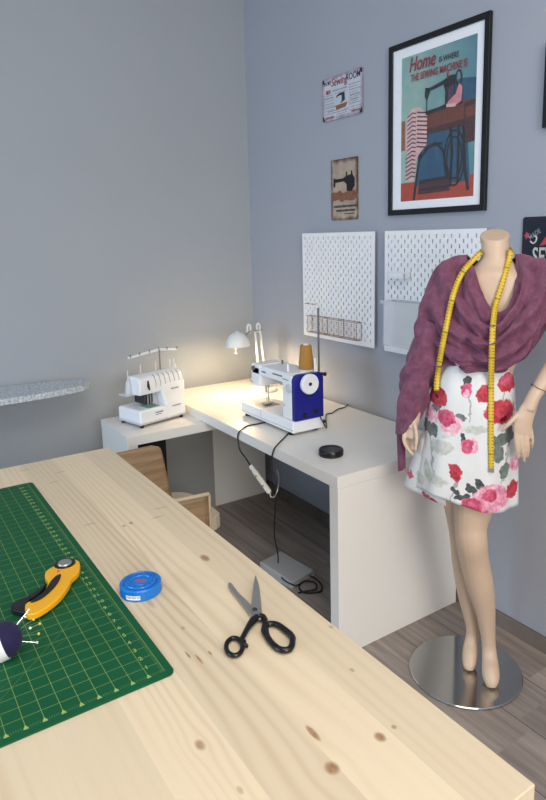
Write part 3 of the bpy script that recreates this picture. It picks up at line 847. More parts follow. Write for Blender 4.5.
# golden thread cone on top
p = at(306.3, 369.6, 'z', DZ + .2722)
t = thing('thread_cone', 'golden brown thread cone standing on the sewing machine', 'thread', (p.x, p.y, DZ + .2722))
b = MB(); b.lathe([(.0, .004), (.034, .004), (.036, .012), (.0265, .108), (.022, .114), (0.0, .114)], 32, cap=(False, False)); part('thread', b, 'gold_thread', t)
b = MB(); b.lathe([(.0, 0), (.036, 0), (.036, .004), (.0, .004)], 24, cap=(False, False)); part('cone_base', b, 'offwhite', t)
b = MB(); b.lathe([(.0, .114), (.014, .114), (.012, .120), (0, .120)], 20, cap=(False, False)); part('cone_top', b, 'offwhite', t)

# thread stand behind the machine
p0 = at(318, 306, 'y', -.30)
t = thing('thread_stand', 'tall thin grey thread stand pole behind the sewing machine', 'thread stand', (p0.x, -.30, DZ))
b = MB(); b.lathe([(0, 0), (.028, 0), (.028, .008), (.008, .012), (0, .012)], 28, cap=(False, False)); part('base', b, 'black', t)
b = MB(); b.cyl((0, 0, .012), (0, 0, p0.z - DZ - .008), .0048, seg=12); part('pole', b, 'grey_metal', t)
b = MB(); b.ball((0, 0, p0.z - DZ - .003), .0075, 12); part('tip', b, 'white_plastic', t, label='white tip')
b = MB(); b.cyl((-.012, -.005, .235), (.03, .012, .235), .007, seg=12); b.ball((.03, .012, .235), .010, 12); part('clamp_knob', b, 'black', t, label='black clamp knob')

# ------------------------------------------------------------------ desk lamp
LX, LY = .395, -.18
t = thing('desk_lamp', 'small white desk lamp with lit dome shade behind the sewing machine', 'lamp', (LX, LY, DZ))
b = MB(); b.lathe([(0, 0), (.078, 0), (.078, .016), (.074, .021), (.03, .026), (0, .026)], 40, cap=(False, False)); part('base', b, 'lamp_white', t)
b = MB(); b.lathe([(.038, .024), (.042, .05), (.030, .085), (.014, .095), (0, .095)], 24, cap=(True, False)); part('base_cup', b, 'lamp_white', t)
jt = Vector((-.008, -.022, .350))
for s in (-1, 1):
    b = MB(); b.tube([(s * .012 - .005, s * .014, .085), (jt.x + s * .008, jt.y + s * .012, jt.z)], .0062, 10); part('arm_rod', b, 'lamp_white', t)
shc = Vector((.035, -.175, .284))            # centre of the shade rim
top = shc + Vector((0, 0, .085))
b = MB(); b.tube([jt + Vector((0, .03, 0)), jt, jt + Vector((.005, -.05, .0)), Vector((shc.x, shc.y + .05, jt.z - .01))], .0055, 10); part('joint_bar', b, 'steel', t, label='steel joint bar')
for off in (Vector((0, .008, .0)), Vector((.005, -.055, 0))):
    b = MB(); b.tube([jt + off + Vector((.0, 0, -.012)), jt + off + Vector((0, .008, .02)), jt + off + Vector((0, 0, .04)), jt + off + Vector((0, -.012, .03)), jt + off + Vector((0, -.012, -.008))], .0055, 8, smooth=4); part('joint_loop', b, 'lamp_white', t)
prof = [(.066, 0)] + [(.066 * math.cos(a), .078 * math.sin(a)) for a in [k * PI / 24 for k in range(1, 11)]] + [(.010, .0785), (.010, .081)]
inn = [(max(r - .0018, .004), z - .0012 if z > 0 else z) for r, z in prof][::-1]
b = MB(); b.lathe(prof + [(.0, .081)], 40, Matrix.Translation(shc), cap=(False, False)); b.lathe(inn, 40, Matrix.Translation(shc), cap=(False, False))
b.lathe([(.0642, 0), (.066, 0)], 40, Matrix.Translation(shc), cap=(False, False))
sh = part('shade', b, 'lamp_white', t, norm=False, smooth=60)
bpy.context.view_layer.objects.active = sh
b = MB(); b.cyl(shc + Vector((0, 0, .06)), shc + Vector((0, 0, .078)), .014, seg=16); part('socket', b, 'offwhite', sh)
b = MB(); b.ball(shc + Vector((0, 0, .048)), .02, 16); part('bulb', b, 'bulb', sh, label='glowing warm bulb')
pc = shc + Vector((.012, -.02, 0))
b = MB(); b.cyl(pc + Vector((0, 0, .02)), pc + Vector((0, 0, -.035)), .0008, seg=5); b.ball(pc + Vector((0, 0, -.038)), .006, 10); part('pull_chain', b, 'offwhite', t)
ld = bpy.data.lights.new('lamp_light', 'POINT'); ld.energy = 5.0; ld.color = (1, .72, .36); ld.shadow_soft_size = .02
lo = bpy.data.objects.new('lamp_light', ld); COL.objects.link(lo); lo.location = Vector((LX, LY, DZ)) + shc + Vector((0, 0, .016)); 

# ------------------------------------------------------------------ black round case, cables, pedal
p = at(331, 452, 'z', DZ + .012)
t = thing('round_case', 'black round case lying on the desk right of the sewing machine', 'case', (p.x, p.y, DZ))
b = MB(); b.lathe([(0, 0), (.047, 0), (.050, .004), (.050, .011), (.0485, .012), (0, .012)], 44, cap=(False, False)); part('base', b, 'black', t)
b = MB(); b.lathe([(0, .0125), (.0485, .0125), (.0505, .0135), (.0505, .022), (.047, .027), (.038, .027), (.036, .0245), (0, .0245)], 44, cap=(False, False)); part('lid', b, 'blackg', t)

def cable(name, pts, r, mat, label, cat, n=6, group=None):
    p0 = Vector(pts[0]); b = MB(); b.tube([Vector(p) - p0 for p in pts], r, 6, smooth=n)
    return tag(part(name, b, mat, loc=p0), label, cat, group)
zc = DZ + .0035
g = lambda px, py: at(px, py, 'z', zc)
cable('power_cable', [(SX + .472, SY + .14, DZ + .07), (SX + .49, SY + .16, DZ + .02), g(326, 415), g(332, 413), g(338, 409), g(345, 407), g(349, 402), g(351, 399)], .0028, 'black_cable', 'wavy black power cable running from the blue machine end to the wall', 'cable')
fy = DY0 - .006
def front(px, py): return at(px, py, 'y', fy)
cable('lamp_cable', [g(266, 422), g(257, 424), g(247, 426), g(240, 431), front(238, 434.5), front(238, 440), front(240, 450), front(247, 460), front(251, 467)], .0032, 'black_cable', 'short black cable hanging over the desk edge to the beige connector', 'cable')
t0 = front(251, 466.5); t1 = front(270, 493)
t = thing('cable_connector', 'beige inline plug connector hanging under the desk edge', 'connector', t0)
d = (t1 - t0); dn = d.normalized()
b = MB(); b.tube([(0, 0, 0), d * .12, d * .2, d * .95, d], [.007, .009, .012, .012, .008], 10, flat=.75); part('body', b, 'cream_plastic', t, bevel=.001)
b = MB(); b.tube([d * .0, d * .12], .0105, 10); part('collar', b, 'offwhite', t, label='white collar')
b = MB(); 
for f in (.38, .74): b.ball(d * f + Vector((.0, -.010, .003)), .004, 8)
part('screws', b, 'dark_steel', t)
cable('white_cord', [t1, front(271, 497), front(275, 496), front(278, 488), at(279, 478, 'y', -.5), at(277, 470, 'y', -.45)], .0022, 'offwhite', 'thin white cord looping below the beige connector', 'cable')
cable('pedal_cable', [g(318, 409 + 8), g(307, 423), g(297, 427), g(290, 432), g(285, 437), g(280, 442), front(275.5, 447), front(273, 452), front(271.5, 464), front(276, 486), front(275, 511), at(274.5, 536, 'y', -.60), at(278, 555, 'y', -.53), at(278.5, 570, 'y', -.5), at(284, 580, 'z', .04), at(296, 586, 'z', .01)], .0032, 'black_cable', 'long black pedal cable hanging from the machine down to the floor', 'cable', 8)
cable('mains_cable', [(.125, -.022 + .014, .70), at(270.2, 462, 'x', .12), at(270.6, 480, 'x', .12), (.11, -.030, .02)], .006, 'black_cable', 'thick black cable hanging down in the corner under the desk', 'cable')
q = lambda px, py, z=.006: at(px, py, 'z', z)
cable('cable_coil', [q(296, 586), q(300, 582), q(297, 577), q(303, 575, .012), q(313, 577, .012), q(321, 584), q(321, 591), q(312, 593), q(303, 592, .012), q(299, 586, .015), q(305, 581, .015), q(315, 583), q(316, 589, .012), q(307, 591), q(298, 593)], .004, 'black_cable', 'tangled black cable coil on the dark floor under the desk', 'cable', 8)
# foot pedal
t = thing('foot_pedal', 'grey foot pedal on the floor under the desk', 'pedal', (1.07, -.485, 0), math.radians(12))
b = MB(); b.prism([(-.11, -.075, .008), (.11, -.075, .008), (.11, -.075, .03), (-.11, -.075, .055)], (0, .15, 0)); part('plate', b, 'pedal', t, bevel=.008, seg=3)
b = MB(); b.box(-.115, .115, -.08, .08, 0, .012); part('base', b, 'pedal', t, bevel=.004)
b = MB()
for k in range(7): b.box(-.06 + k * .022, -.054 + k * .022, -.05, .05, .0, .002, Matrix.Translation((0, 0, .0435 - .006)) @ Matrix.Rotation(math.atan(25 / 220), 4, 'Y'))
part('grip_ribs', b, 'seam_grey', t)

# ------------------------------------------------------------------ cutting mat and the things on it
MX1, MY1 = 2.572, -1.6665
t = thing('cutting_mat', 'green cutting mat with yellow grid lying on the pine table', 'cutting mat', (MX1 - .013, MY1 - .0135, TZ))
MT = .003
mw, mh = 1.027, .64
b = MB(); o = rounded(-mw + .013, .013, -mh + .0135, .0135, 0, .012)
b.prism([(x, z, 0.0002) for x, y, z in o], (0, 0, MT - .0002)); part('sheet', b, 'mat', t, smooth=0)
for k in range(1, 38):
    letters('printed_number', str(k), .014, 'mat_print', t, (-k * .0265, -.021, MT + .0001), (0, 0, PI / 2), ext=.00006, sx=.9)
b = MB()
for k in range(1, 20): b.prism([(.0006, -k * .0265 - .004, MT), (.0006, -k * .0265 + .004, MT), (-.009, -k * .0265, MT)], (0, 0, .0001))
part('printed_arrows', b, 'mat_print', t, smooth=0)
ZM = TZ + MT

# rotary cutter (outline traced on the plane of its upper face)
def pix_poly(pts, sx, ox, oy, z, n=0, closed=True):
    w = [at(ox + x / sx, oy + y / sx, 'z', z) for x, y in pts]
    return spline(w, n, True) if n else w
RC = at(40, 592, 'z', ZM)
t = thing('rotary_cutter', 'yellow and black rotary cutter lying on the green cutting mat', 'cutter', RC)
zt = ZM + .017
body = pix_poly([(137, 350), (158, 335), (200, 312), (240, 277), (262, 228), (245, 200), (248, 172), (275, 150), (300, 137), (330, 114), (380, 101), (425, 109), (437, 132), (428, 172), (393, 207), (375, 245), (330, 305), (270, 355), (210, 392), (165, 405), (140, 396)], 5.46, 0, 540, zt, 3)
b = MB(); b.prism([p - RC for p in body], (0, 0, -.013)); part('body', b, 'yellow', t, bevel=.003, seg=3)
tail = pix_poly([(150, 335), (200, 300), (238, 262), (248, 235), (215, 262), (150, 305), (75, 340), (60, 358), (66, 376), (100, 388), (150, 392)], 5.46, 0, 540, ZM + .012, 3)
b = MB(); b.prism([p - RC for p in tail], (0, 0, -.0115)); part('tail_grip', b, 'black', t, bevel=.003, seg=3, label='black tail grip')
inl = pix_poly([(165, 342), (190, 322), (240, 285), (275, 232), (305, 200), (330, 190), (333, 200), (318, 235), (280, 280), (235, 318), (190, 340)], 5.46, 0, 540, zt, 3)
b = MB(); b.prism([p - RC for p in inl], (0, 0, .0022)); part('grip_inlay', b, 'black', t, bevel=.001, label='black grip inlay')
bc = at(354 / 5.46, 540 + 130 / 5.46, 'z', zt) - RC
b = MB(); b.lathe([(0, 0), (.0215, 0), (.0215, .0015), (0, .0015)], 36, Matrix.Translation(bc), cap=(False, False)); part('blade_guard', b, 'black', t, label='black guard ring')
b = MB(); b.lathe([(0, .0015), (.0145, .0015), (.013, .0045), (.006, .005), (0, .005)], 32, Matrix.Translation(bc), cap=(False, False)); part('blade_nut', b, 'steel', t, label='grey round nut')
b = MB(); b.lathe([(0, 0), (.0225, 0), (.0225, .0006), (0, .0006)], 40, Matrix.Translation(bc + Vector((-.008, .001, -.0155))), cap=(False, False)); part('blade', b, 'steel', t)
b = MB(); b.ball(at(318 / 5.46, 540 + 172 / 5.46, 'z', zt) - RC, .003, 10); part('lock_button', b, 'red_print', t, label='red lock button')

# pincushion with pins
PC = at(4, 640, 'z', ZM + .032)
ax = Vector((.16, .95, .26)).normalized()
mxp = Matrix.Translation((0, 0, .032)) @ ax.to_track_quat('Z', 'Y').to_matrix().to_4x4()
t = thing('pincushion', 'navy dome pincushion with white base tipped on its side on the mat', 'pincushion', (PC.x, PC.y, ZM))
b = MB(); b.lathe([(0, -.016), (.030, -.016), (.032, -.014), (.032, .0), (0, 0)], 40, mxp, cap=(False, False)); part('base', b, 'white_plastic', t, label='white plastic base')
b = MB(); b.lathe([(.0305, .0)] + [(.0305 * math.cos(a), .029 * math.sin(a)) for a in [k * PI / 16 for k in range(1, 8)]] + [(0, .029)], 40, mxp, cap=(True, False)); part('cushion', b, 'navy_cloth', t, label='navy felt dome')
M['pearl'] = plain('white pearl pin head', (228, 226, 214), .25); M['pearl_y'] = plain('yellow pearl pin head', (220, 200, 90), .3); M['pin_metal'] = plain('pin steel', (190, 190, 186), .25, 1.)
base = Vector((PC.x, PC.y, ZM)) + Vector((0, 0, .032))
ref = ax.orthogonal().normalized(); ref2 = ax.cross(ref)
rp = random.Random(11)
for i, (a, tilt, L, mt) in enumerate(((.3, .55, .022, 'pearl'), (1.2, .35, .024, 'pearl_y'), (2.2, .6, .020, 'pearl'), (3.3, .3, .026, 'pearl_y'), (4.0, .75, .018, 'pearl'), (5.0, .5, .024, 'pearl'), (5.8, .25, .022, 'pearl_y'))):
    d = (ax * math.cos(tilt) + (ref * math.cos(a) + ref2 * math.sin(a)) * math.sin(tilt)).normalized()
    s0 = base + d * .024; hd = base + d * (.033 + L)
    w = ('white' if mt == 'pearl' else 'yellow')
    tt = thing('sewing_pin', w + ' headed pin stuck in the navy pincushion', 'pin', s0, group=w + ' headed pins in the pincushion')
    b = MB(); b.cyl((0, 0, 0), hd - s0, .0007, seg=6); part('shaft', b, 'pin_metal', tt)
    b = MB(); b.ball(hd - s0, .0024, 10); part('head', b, mt, tt)

# blue round tin
tc = at(140.5, 582, 'z', TZ + .020)
t = thing('round_box', 'round blue box with embossed rings on the pine table beside the mat', 'box', (tc.x, tc.y, TZ))
b = MB(); b.lathe([(0, 0), (.039, 0), (.041, .002), (.041, .020), (.039, .0225), (.0355, .0225), (.0345, .0215), (.029, .0215), (.028, .0235), (.021, .0235), (.020, .0215), (.015, .0215), (.014, .0225), (0, .0225)], 56, cap=(False, False)); part('body', b, 'blue_tin', t)
b = MB()
for R_, n, w, c in ((.0322, 26, .0024, 0), (.0245, 14, .002, 0)):
    for k in range(n):
        if k % 7 == 6: continue
        a = 2 * PI * k / n; m_ = Matrix.Translation((R_ * math.cos(a), R_ * math.sin(a), .0216 if R_ > .03 else .0236)) @ Matrix.Rotation(a, 4, 'Z')
        b.box(-.0012, .0012, -w, w, 0, .0002, m_)
part('ring_print', b, 'blue_dark', t)
b = MB(); b.box(-.011, .011, -.0035, .0035, .0225, .0228, Matrix.Rotation(math.radians(52), 4, 'Z')); part('red_print', b, 'red_print', t, label='small red print')
b = MB(); a0 = math.atan2(CAM.y - tc.y, CAM.x - tc.x) - .42
vs = [[(.0413 * math.cos(a0 + k * .06), .0413 * math.sin(a0 + k * .06), z) for k in range(-6, 7)] for z in (.005, .0135)]
b.rings(vs, closed=False); lb = part('label_sticker', b, 'mat_board', t, label='white bar code sticker')
b = MB()
rb = random.Random(2)
for k in range(-10, 11):
    a = a0 + k * .033; m_ = Matrix.Rotation(a, 4, 'Z'); b.box(.0413, .0416, -.0002, rb.choice((.0002, .0005)), .0075, .0125, m_)
part('bar_code', b, 'print_grey', lb)

# dressmaking shears
SCX = at(255, 612, 'z', TZ)
t = thing('scissors', 'open dressmaking shears with black handles on the pine table', 'scissors', SCX)
S = 5.75
bl1 = pix_poly([(104, 108), (112, 100), (126, 106), (165, 158), (215, 205), (252, 250), (268, 285), (255, 305), (238, 292), (195, 238), (140, 168), (110, 128)], S, 210, 565, TZ + .0075, 3)
b = MB(); b.prism([p - SCX for p in bl1], (0, 0, -.003)); part('blade', b, 'steel', t, bevel=.0006)
bl2 = pix_poly([(261, 56), (270, 78), (281, 112), (290, 180), (297, 250), (300, 300), (280, 308), (262, 300), (245, 278), (238, 240), (242, 180), (251, 110)], S, 210, 565, TZ + .0108, 3)
b = MB(); b.prism([p - SCX for p in bl2], (0, 0, -.003)); part('blade', b, 'steel', t, bevel=.0006)
pv = at(210 + 257 / S, 565 + 258 / S, 'z', TZ + .0108) - SCX
b = MB(); b.lathe([(0, 0), (.005, 0), (.0045, .0025), (0, .003)], 18, Matrix.Translation(pv), cap=(False, False)); part('pivot_screw', b, 'dark_steel', t)
def hp(x, y, z): return at(210 + x / S, 565 + y / S, 'z', TZ + z) - SCX
# left handle: shank and round ring
ring = [hp(140 + 47 * math.cos(a), 470 + 50 * math.sin(a), .0062) for a in [k * PI / 9 - PI / 3 for k in range(18)]]
b = MB(); b.tube([*ring, ring[0], ring[1]], .0041, 14, smooth=3)
b.tube([hp(268, 300, .009), hp(245, 322, .0085), hp(215, 365, .0075), hp(185, 420, .0065), hp(172, 432, .0062)], [.008, .0085, .0062, .0055, .005], 14, smooth=4, flat=.8)
b.tube([hp(192, 440, .0062), hp(200, 462, .0062), hp(220, 466, .0055)], [.005, .0045, .0025], 12)
part('handle', b, 'blackg', t, label='black round handle')
o2 = [(322, 350), (350, 338), (390, 345), (430, 372), (468, 405), (475, 440), (462, 478), (428, 490), (388, 478), (350, 442), (325, 400)]
ring = spline([hp(x, y, .0068) for x, y in o2], 8, True)
b = MB(); b.tube([*ring, ring[0], ring[1]], .0054, 14)
b.tube([hp(285, 295, .0085), hp(305, 300, .0082), hp(318, 325, .0078), hp(322, 352, .007)], [.0075, .0075, .0062, .0055], 14, smooth=4, flat=.8)
b.tube([hp(316, 345, .007), hp(312, 378, .007), hp(330, 412, .007)], [.005, .006, .005], 14, smooth=4)
b.tube([hp(462, 402, .0068), hp(478, 412, .0068), hp(488, 424, .006)], [.005, .0045, .0025], 12)
part('handle', b, 'blackg', t, label='black long oval handle')

# ------------------------------------------------------------------ the mannequin and what it wears
MP0 = Vector((2.1, -.36, 0)); ME = Vector((.78, .627, 0)).normalized(); MN = Vector((ME.y, -ME.x, 0)); PHI = math.atan2(ME.y, ME.x)
def mp(px, py, d=0.):
    """local point (sideways, back, up) of the mannequin, d in front of its middle plane"""
    r = ray(px, py); k = ((MP0 + MN * d - CAM).dot(MN)) / r.dot(MN); p = CAM + r * k - MP0
    return Vector((p.dot(ME), -d, p.z))
def to_w(v): return MP0 + ME * v.x - MN * v.y + Vector((0, 0, v.z))
PXM = 2.16 / 638.2

man = thing('mannequin', 'headless skin coloured female mannequin standing on a round steel base', 'mannequin', MP0, PHI)
b = MB()
def ell(sc, dc, z, hw, hd, n=28):
    return [Vector((sc + hw * math.cos(2 * PI * k / n), -dc + hd * math.sin(2 * PI * k / n), z)) for k in range(n)]
tor = [(.024, -.045, 1.588, .0475, .047), (.024, -.045, 1.575, .0455, .046), (.026, -.04, 1.545, .043, .045), (.028, -.035, 1.515, .047, .048), (.028, -.03, 1.490, .066, .055), (.028, -.02, 1.466, .098, .064),
       (.028, -.018, 1.435, .14, .066), (.028, -.018, 1.40, .148, .070), (.026, -.014, 1.35, .148, .076), (.02, -.008, 1.29, .136, .078), (.005, -.005, 1.22, .115, .078), (-.015, -.01, 1.15, .112, .08),
       (-.03, -.01, 1.07, .118, .088), (-.040, -.015, .98, .126, .092), (-.044, -.02, .90, .128, .092), (-.045, -.02, .83, .12, .088), (-.045, -.02, .79, .09, .07)]
def lofted(rows, n=3):
    out = []
    for i in range(len(rows[0])): pass
    cols = list(zip(*rows)); sp = [spline([Vector((c, 0, 0)) for c in col], n) for col in cols]
    return [tuple(sp[j][k].x for j in range(len(cols))) for k in range(len(sp[0]))]
tr = [ell(*r) for r in lofted(tor, 3)]
for k, ring in enumerate(tr[:7]):          # the neck is cut at a slant that faces forward
    f = 1 - k / 7
    for p in ring: p.z += (p.y - .045) * .42 * f
b.rings(tr)
# legs: pixel positions, depth, radius
def limb(pts, seg=20, flat=1.):
    b.tube([mp(x, y, d) for x, y, d, r in pts], [r for *_, r in spl(pts)], seg, smooth=5, flat=flat)
def spl(pts):
    rr = spline([Vector((p[3], 0, 0)) for p in pts], 5); return [(0, 0, 0, v.x) for v in rr]
limb([(484, 440, -.0, .074), (480, 475, .015, .070), (474, 505, .03, .066), (471, 525, .04, .055), (471.5, 540, .045, .0535), (474.5, 560, .02, .050), (480, 585, -.005, .0475), (485, 610, -.03, .0365), (488.0, 635, -.055, .0265), (489.0, 648, -.06, .0255), (490.0, 661, -.04, .0285), (490.8, 673, -.005, .031), (491.3, 681, .014, .026), (491.5, 687, .022, .016)])
limb([(453, 440, -.03, .068), (455, 475, -.03, .066), (460, 505, -.03, .056), (463, 530, -.04, .050), (464, 550, -.05, .046), (466, 575, -.07, .043), (469, 600, -.10, .036), (472, 622, -.12, .0265), (472.5, 634, -.125, .024), (471, 645, -.11, .027), (470, 656, -.08, .0285), (469.3, 665, -.058, .024), (469, 670, -.05, .015)])
# arms
limb([(546, 276, -.02, .032), (557, 294, -.02, .034), (568, 325, -.01, .038), (571, 345, .0, .035), (562, 357, .03, .034), (550, 373, .06, .029), (540, 387, .08, .0225), (534, 396, .09, .021), (528, 409, .095, .022)])
limb([(452, 283, -.01, .036), (444, 302, -.01, .034), (430, 335, -.02, .033), (420, 355, -.01, .034), (416, 380, .01, .030), (415, 405, .03, .022), (414, 420, .035, .0195), (411, 428, .04, .020)])
def blob(rows, seg=16):
    """palm: rows of (px, py, d, half width in m, half thickness, tilt)"""
    rs = []
    for (x, y, d, hw, ht, tl) in rows:
        c = mp(x, y, d); rs.append([c + Vector((hw * math.cos(2 * PI * k / seg) * math.cos(tl), ht * math.sin(2 * PI * k / seg) + hw * math.cos(2 * PI * k / seg) * math.sin(tl), -hw * math.cos(2 * PI * k / seg) * .25)) for k in range(seg)])
    b.rings(rs)
blob([(533, 400, .09, .020, .015, .3), (528, 409, .095, .027, .0165, .3), (524, 418, .10, .030, .0155, .3), (522.3, 428, .10, .031, .0135, .3), (522.3, 433, .10, .029, .011, .3)])
def finger(pts, r): b.tube([mp(x, y, d) for x, y, d in pts], [r * 1.05, r, r * .95, r * .62], 10, smooth=4)
finger([(515.8, 428, .105), (516.3, 441, .108), (517.2, 450, .104), (518.2, 458.5, .094)], .0077)
finger([(521.0, 430, .102), (522.0, 443, .106), (523.4, 453, .102), (524.4, 462.0, .090)], .0078)
finger([(526.0, 429, .096), (527.4, 442, .098), (528.0, 450, .093), (527.4, 457.5, .082)], .0075)
finger([(530.0, 426, .088), (532.0, 436, .088), (532.2, 443, .083), (531.2, 449.0, .074)], .0066)
finger([(521, 411, .10), (513.5, 419, .118), (507, 425.5, .122), (501.0, 431.5, .118)], .0078)
# left hand (the viewer's left), fingers curled
blob([(413.5, 417, .033, .018, .014, -.5), (411.5, 424, .037, .024, .015, -.5), (409.5, 431, .04, .027, .015, -.5), (408.0, 437, .043, .026, .013, -.5)])
finger([(404.3, 433, .045), (404.2, 441, .054), (408.0, 449, .062), (413.8, 455.5, .064)], .0073)
finger([(406.3, 434, .03), (406.0, 444, .036), (409.0, 451, .045), (413.5, 456.0, .05)], .0073)
finger([(408.5, 434, .02), (408.0, 443, .024), (410.0, 449.5, .032), (413.5, 453.5, .038)], .007)
finger([(411.0, 433, .01), (410.8, 440, .012), (412.0, 445.5, .02), (414.2, 449, .026)], .0063)
finger([(413.8, 421, .05), (416.0, 431, .064), (416.4, 441, .070), (415.2, 450.5, .072)], .0075)
body = part('body', b, 'skin', man, norm=True, smooth=0)
md = body.modifiers.new('fuse', 'REMESH'); md.mode = 'VOXEL'; md.voxel_size = .0034; md.use_smooth_shade = True
md = body.modifiers.new('soften', 'SMOOTH'); md.iterations = 5; md.factor = .5
bpy.context.view_layer.update()
dg = bpy.context.evaluated_depsgraph_get()
me = bpy.data.meshes.new_from_object(body.evaluated_get(dg)); me.name = 'body'
body.modifiers.clear(); old = body.data; body.data = me; bpy.data.meshes.remove(old); me.shade_smooth()
b = MB(); b.lathe([(0, 0), (.198, 0), (.203, .002), (.203, .007), (.200, .0095), (0, .0095)], 72, Matrix.Translation((-.030, .055, .0)), cap=(False, False)); part('base_plate', b, 'chrome', man, label='round polished steel base plate')

def cloth_grid(rings, nu, nv, closed, fold=None, cols_only=False):
    """rings: rows of control points; returns a smooth displaced grid"""
    rows = [spline(r, nu, closed) for r in rings]
    n = len(rows[0]); cols = [spline([rows[i][j] for i in range(len(rows))], nv) for j in range(n)]
    G = [[cols[j][i] for j in range(n)] for i in range(len(cols[0]))]
    if fold:
        R = len(G); out = []
        for i in range(R):
            row = []
            for j in range(n):
                a = G[i][(j + 1) % n if closed else min(j + 1, n - 1)] - G[i][j - 1 if closed else max(j - 1, 0)]
                c = G[min(i + 1, R - 1)][j] - G[max(i - 1, 0)][j]
                nn = a.cross(c); nn = nn.normalized() if nn.length > 1e-9 else Vector((0, -1, 0))
                row.append(G[i][j] + nn * fold(j / n, i / (R - 1)))
            out.append(row)
        G = out
    return G
def grid_mesh(mb, G, closed):
    vs = [[mb.bm.verts.new(p) for p in r] for r in G]; n = len(vs[0])
    for a, c in zip(vs, vs[1:]):
        for i in range(n if closed else n - 1):
            j = (i + 1) % n; mb.bm.faces.new((a[i], c[i], c[j], a[j]))

def worn(name, mb, mat, label, cat, th=.004):
    o = part(name, mb, mat, None, norm=True, smooth=0, loc=MP0, rotz=PHI)
    o.data.shade_smooth()
    if th:
        md = o.modifiers.new('thickness', 'SOLIDIFY'); md.thickness = th; md.offset = -1
    return tag(o, label, cat)

# skirt
L3 = lambda s, d, z: Vector((s, -d, z))
def skirt_row(l, fl, f, fr, r, db):
    l, fl, f, fr, r = (mp(*p) for p in (l, fl, f, fr, r))
    zb = (l.z + r.z) / 2; w = r.x - l.x
    return [l, fl, f, fr, r, L3(r.x - w * .13, -db * .8, zb), L3((l.x + r.x) / 2, -db, zb), L3(l.x + w * .13, -db * .8, zb)]
SK = [skirt_row((440, 358, -.01), (453, 361, .055), (475, 364, .078), (500, 362, .055), (510, 358, -.01), .08),
      skirt_row((431, 390, 0), (446, 393, .085), (474, 396, .11), (503, 394, .08), (514.5, 389, 0), .115),
      skirt_row((424, 425, 0), (442, 430, .09), (472, 434, .118), (503, 432, .085), (515.5, 425, 0), .125),
      skirt_row((417.5, 457, 0), (437, 464, .095), (469, 471, .122), (502, 471, .088), (516.8, 462, 0), .13),
      skirt_row((412.0, 484, 0), (432.5, 494, .095), (466, 508, .124), (498, 513, .09), (516.5, 504, 0), .135)]
def sfold(u, v):
    return (.006 * math.sin(u * 2 * PI * 5 + .6) * v + .003 * math.sin(u * 2 * PI * 11 + v * 2) * v
            + .004 * math.exp(-((u - .24) / .012) ** 2) * (v > 0))
G = cloth_grid(SK, 9, 8, True, sfold)
FLW = []
def skirt_mat():
    m, nt, b_ = new_mat('white cotton with printed roses'); h = NT(nt); co = h.coord()
    nz = h.n('ShaderNodeTexNoise'); nz.inputs['Scale'].default_value = 48; nz.inputs['Detail'].default_value = 3; h.link(co, nz.inputs['Vector'])
    off = h.n('ShaderNodeVectorMath', operation='MULTIPLY_ADD'); h.link(nz.outputs['Color'], off.inputs[0]); off.inputs[1].default_value = (.030, 0, .030); off.inputs[2].default_value = (-.015, 0, -.015)
    add = h.n('ShaderNodeVectorMath', operation='ADD'); h.link(co, add.inputs[0]); h.link(off.outputs[0], add.inputs[1])
    x, y, z = h.sep(add.outputs[0])
    pet = h.noise(co, 70, 3, .6); pet2 = h.noise(co, 25, 2)
    pv = h.math('ADD', h.math('MULTIPLY', pet, .75), h.math('MULTIPLY', pet2, .4))
    cols = {'red': ((150, 38, 54), (204, 78, 90)), 'crim': ((176, 44, 80), (222, 112, 140)), 'pink': ((206, 84, 124), (244, 190, 206)), 'pale': ((222, 128, 156), (246, 214, 220)),
            'leaf': ((84, 92, 92), (128, 136, 130)), 'lite': ((158, 160, 146), (206, 206, 194)), 'dark': ((58, 62, 66), (92, 98, 98)), 'core': ((70, 14, 24), (110, 24, 36)), 'stem': ((120, 126, 120), (160, 164, 156))}
    ram = {k: h.ramp(pv, [(.36, lin(a)), (.72, lin(c))]) for k, (a, c) in cols.items()}
    col = h.mix(h.noise(co, 12, 2), lin((214, 214, 212)), lin((232, 231, 228)))
    for kind, px, py, rx, ry, rot in FL:
        p = mp(px, py, .10 if 440 < px < 500 else .06)
        dx = h.math('SUBTRACT', x, p.x); dz = h.math('SUBTRACT', z, p.z)
        ca, sa = math.cos(rot), math.sin(rot)
        a = h.math('ADD', h.math('MULTIPLY', dx, ca / (rx * PXM)), h.math('MULTIPLY', dz, sa / (rx * PXM)))
        c = h.math('ADD', h.math('MULTIPLY', dx, -sa / (ry * PXM)), h.math('MULTIPLY', dz, ca / (ry * PXM)))
        r2 = h.math('ADD', h.math('MULTIPLY', a, a), h.math('MULTIPLY', c, c))
        soft = 6.0 if kind not in ('pale', 'lite', 'stem') else 2.2
        k = h.math('MULTIPLY', h.math('SUBTRACT', 1.05, r2), soft, clamp=True)
        if kind in ('lite', 'stem'): k = h.math('MULTIPLY', k, .75)
        src = ram[kind]
        if kind in ('red', 'pink', 'crim', 'pale'):
            sw = h.math('SINE', h.math('ADD', h.math('MULTIPLY', h.math('SQRT', r2), 11.0), h.math('MULTIPLY', pet2, 9.0)))
            hv = h.n('ShaderNodeHueSaturation'); h.link(src, hv.inputs['Color']); h.link(h.math('ADD', h.math('MULTIPLY', sw, .12), 1.0), hv.inputs['Value']); src = hv.outputs[0]
        col = h.mix(k, col, src)
    h.link(col, b_.inputs['Base Color']); b_.inputs['Roughness'].default_value = .8; b_.inputs['Specular IOR Level'].default_value = .25
    h.bump(b_, h.noise(co, 300, 2), .1, .001)
    return m
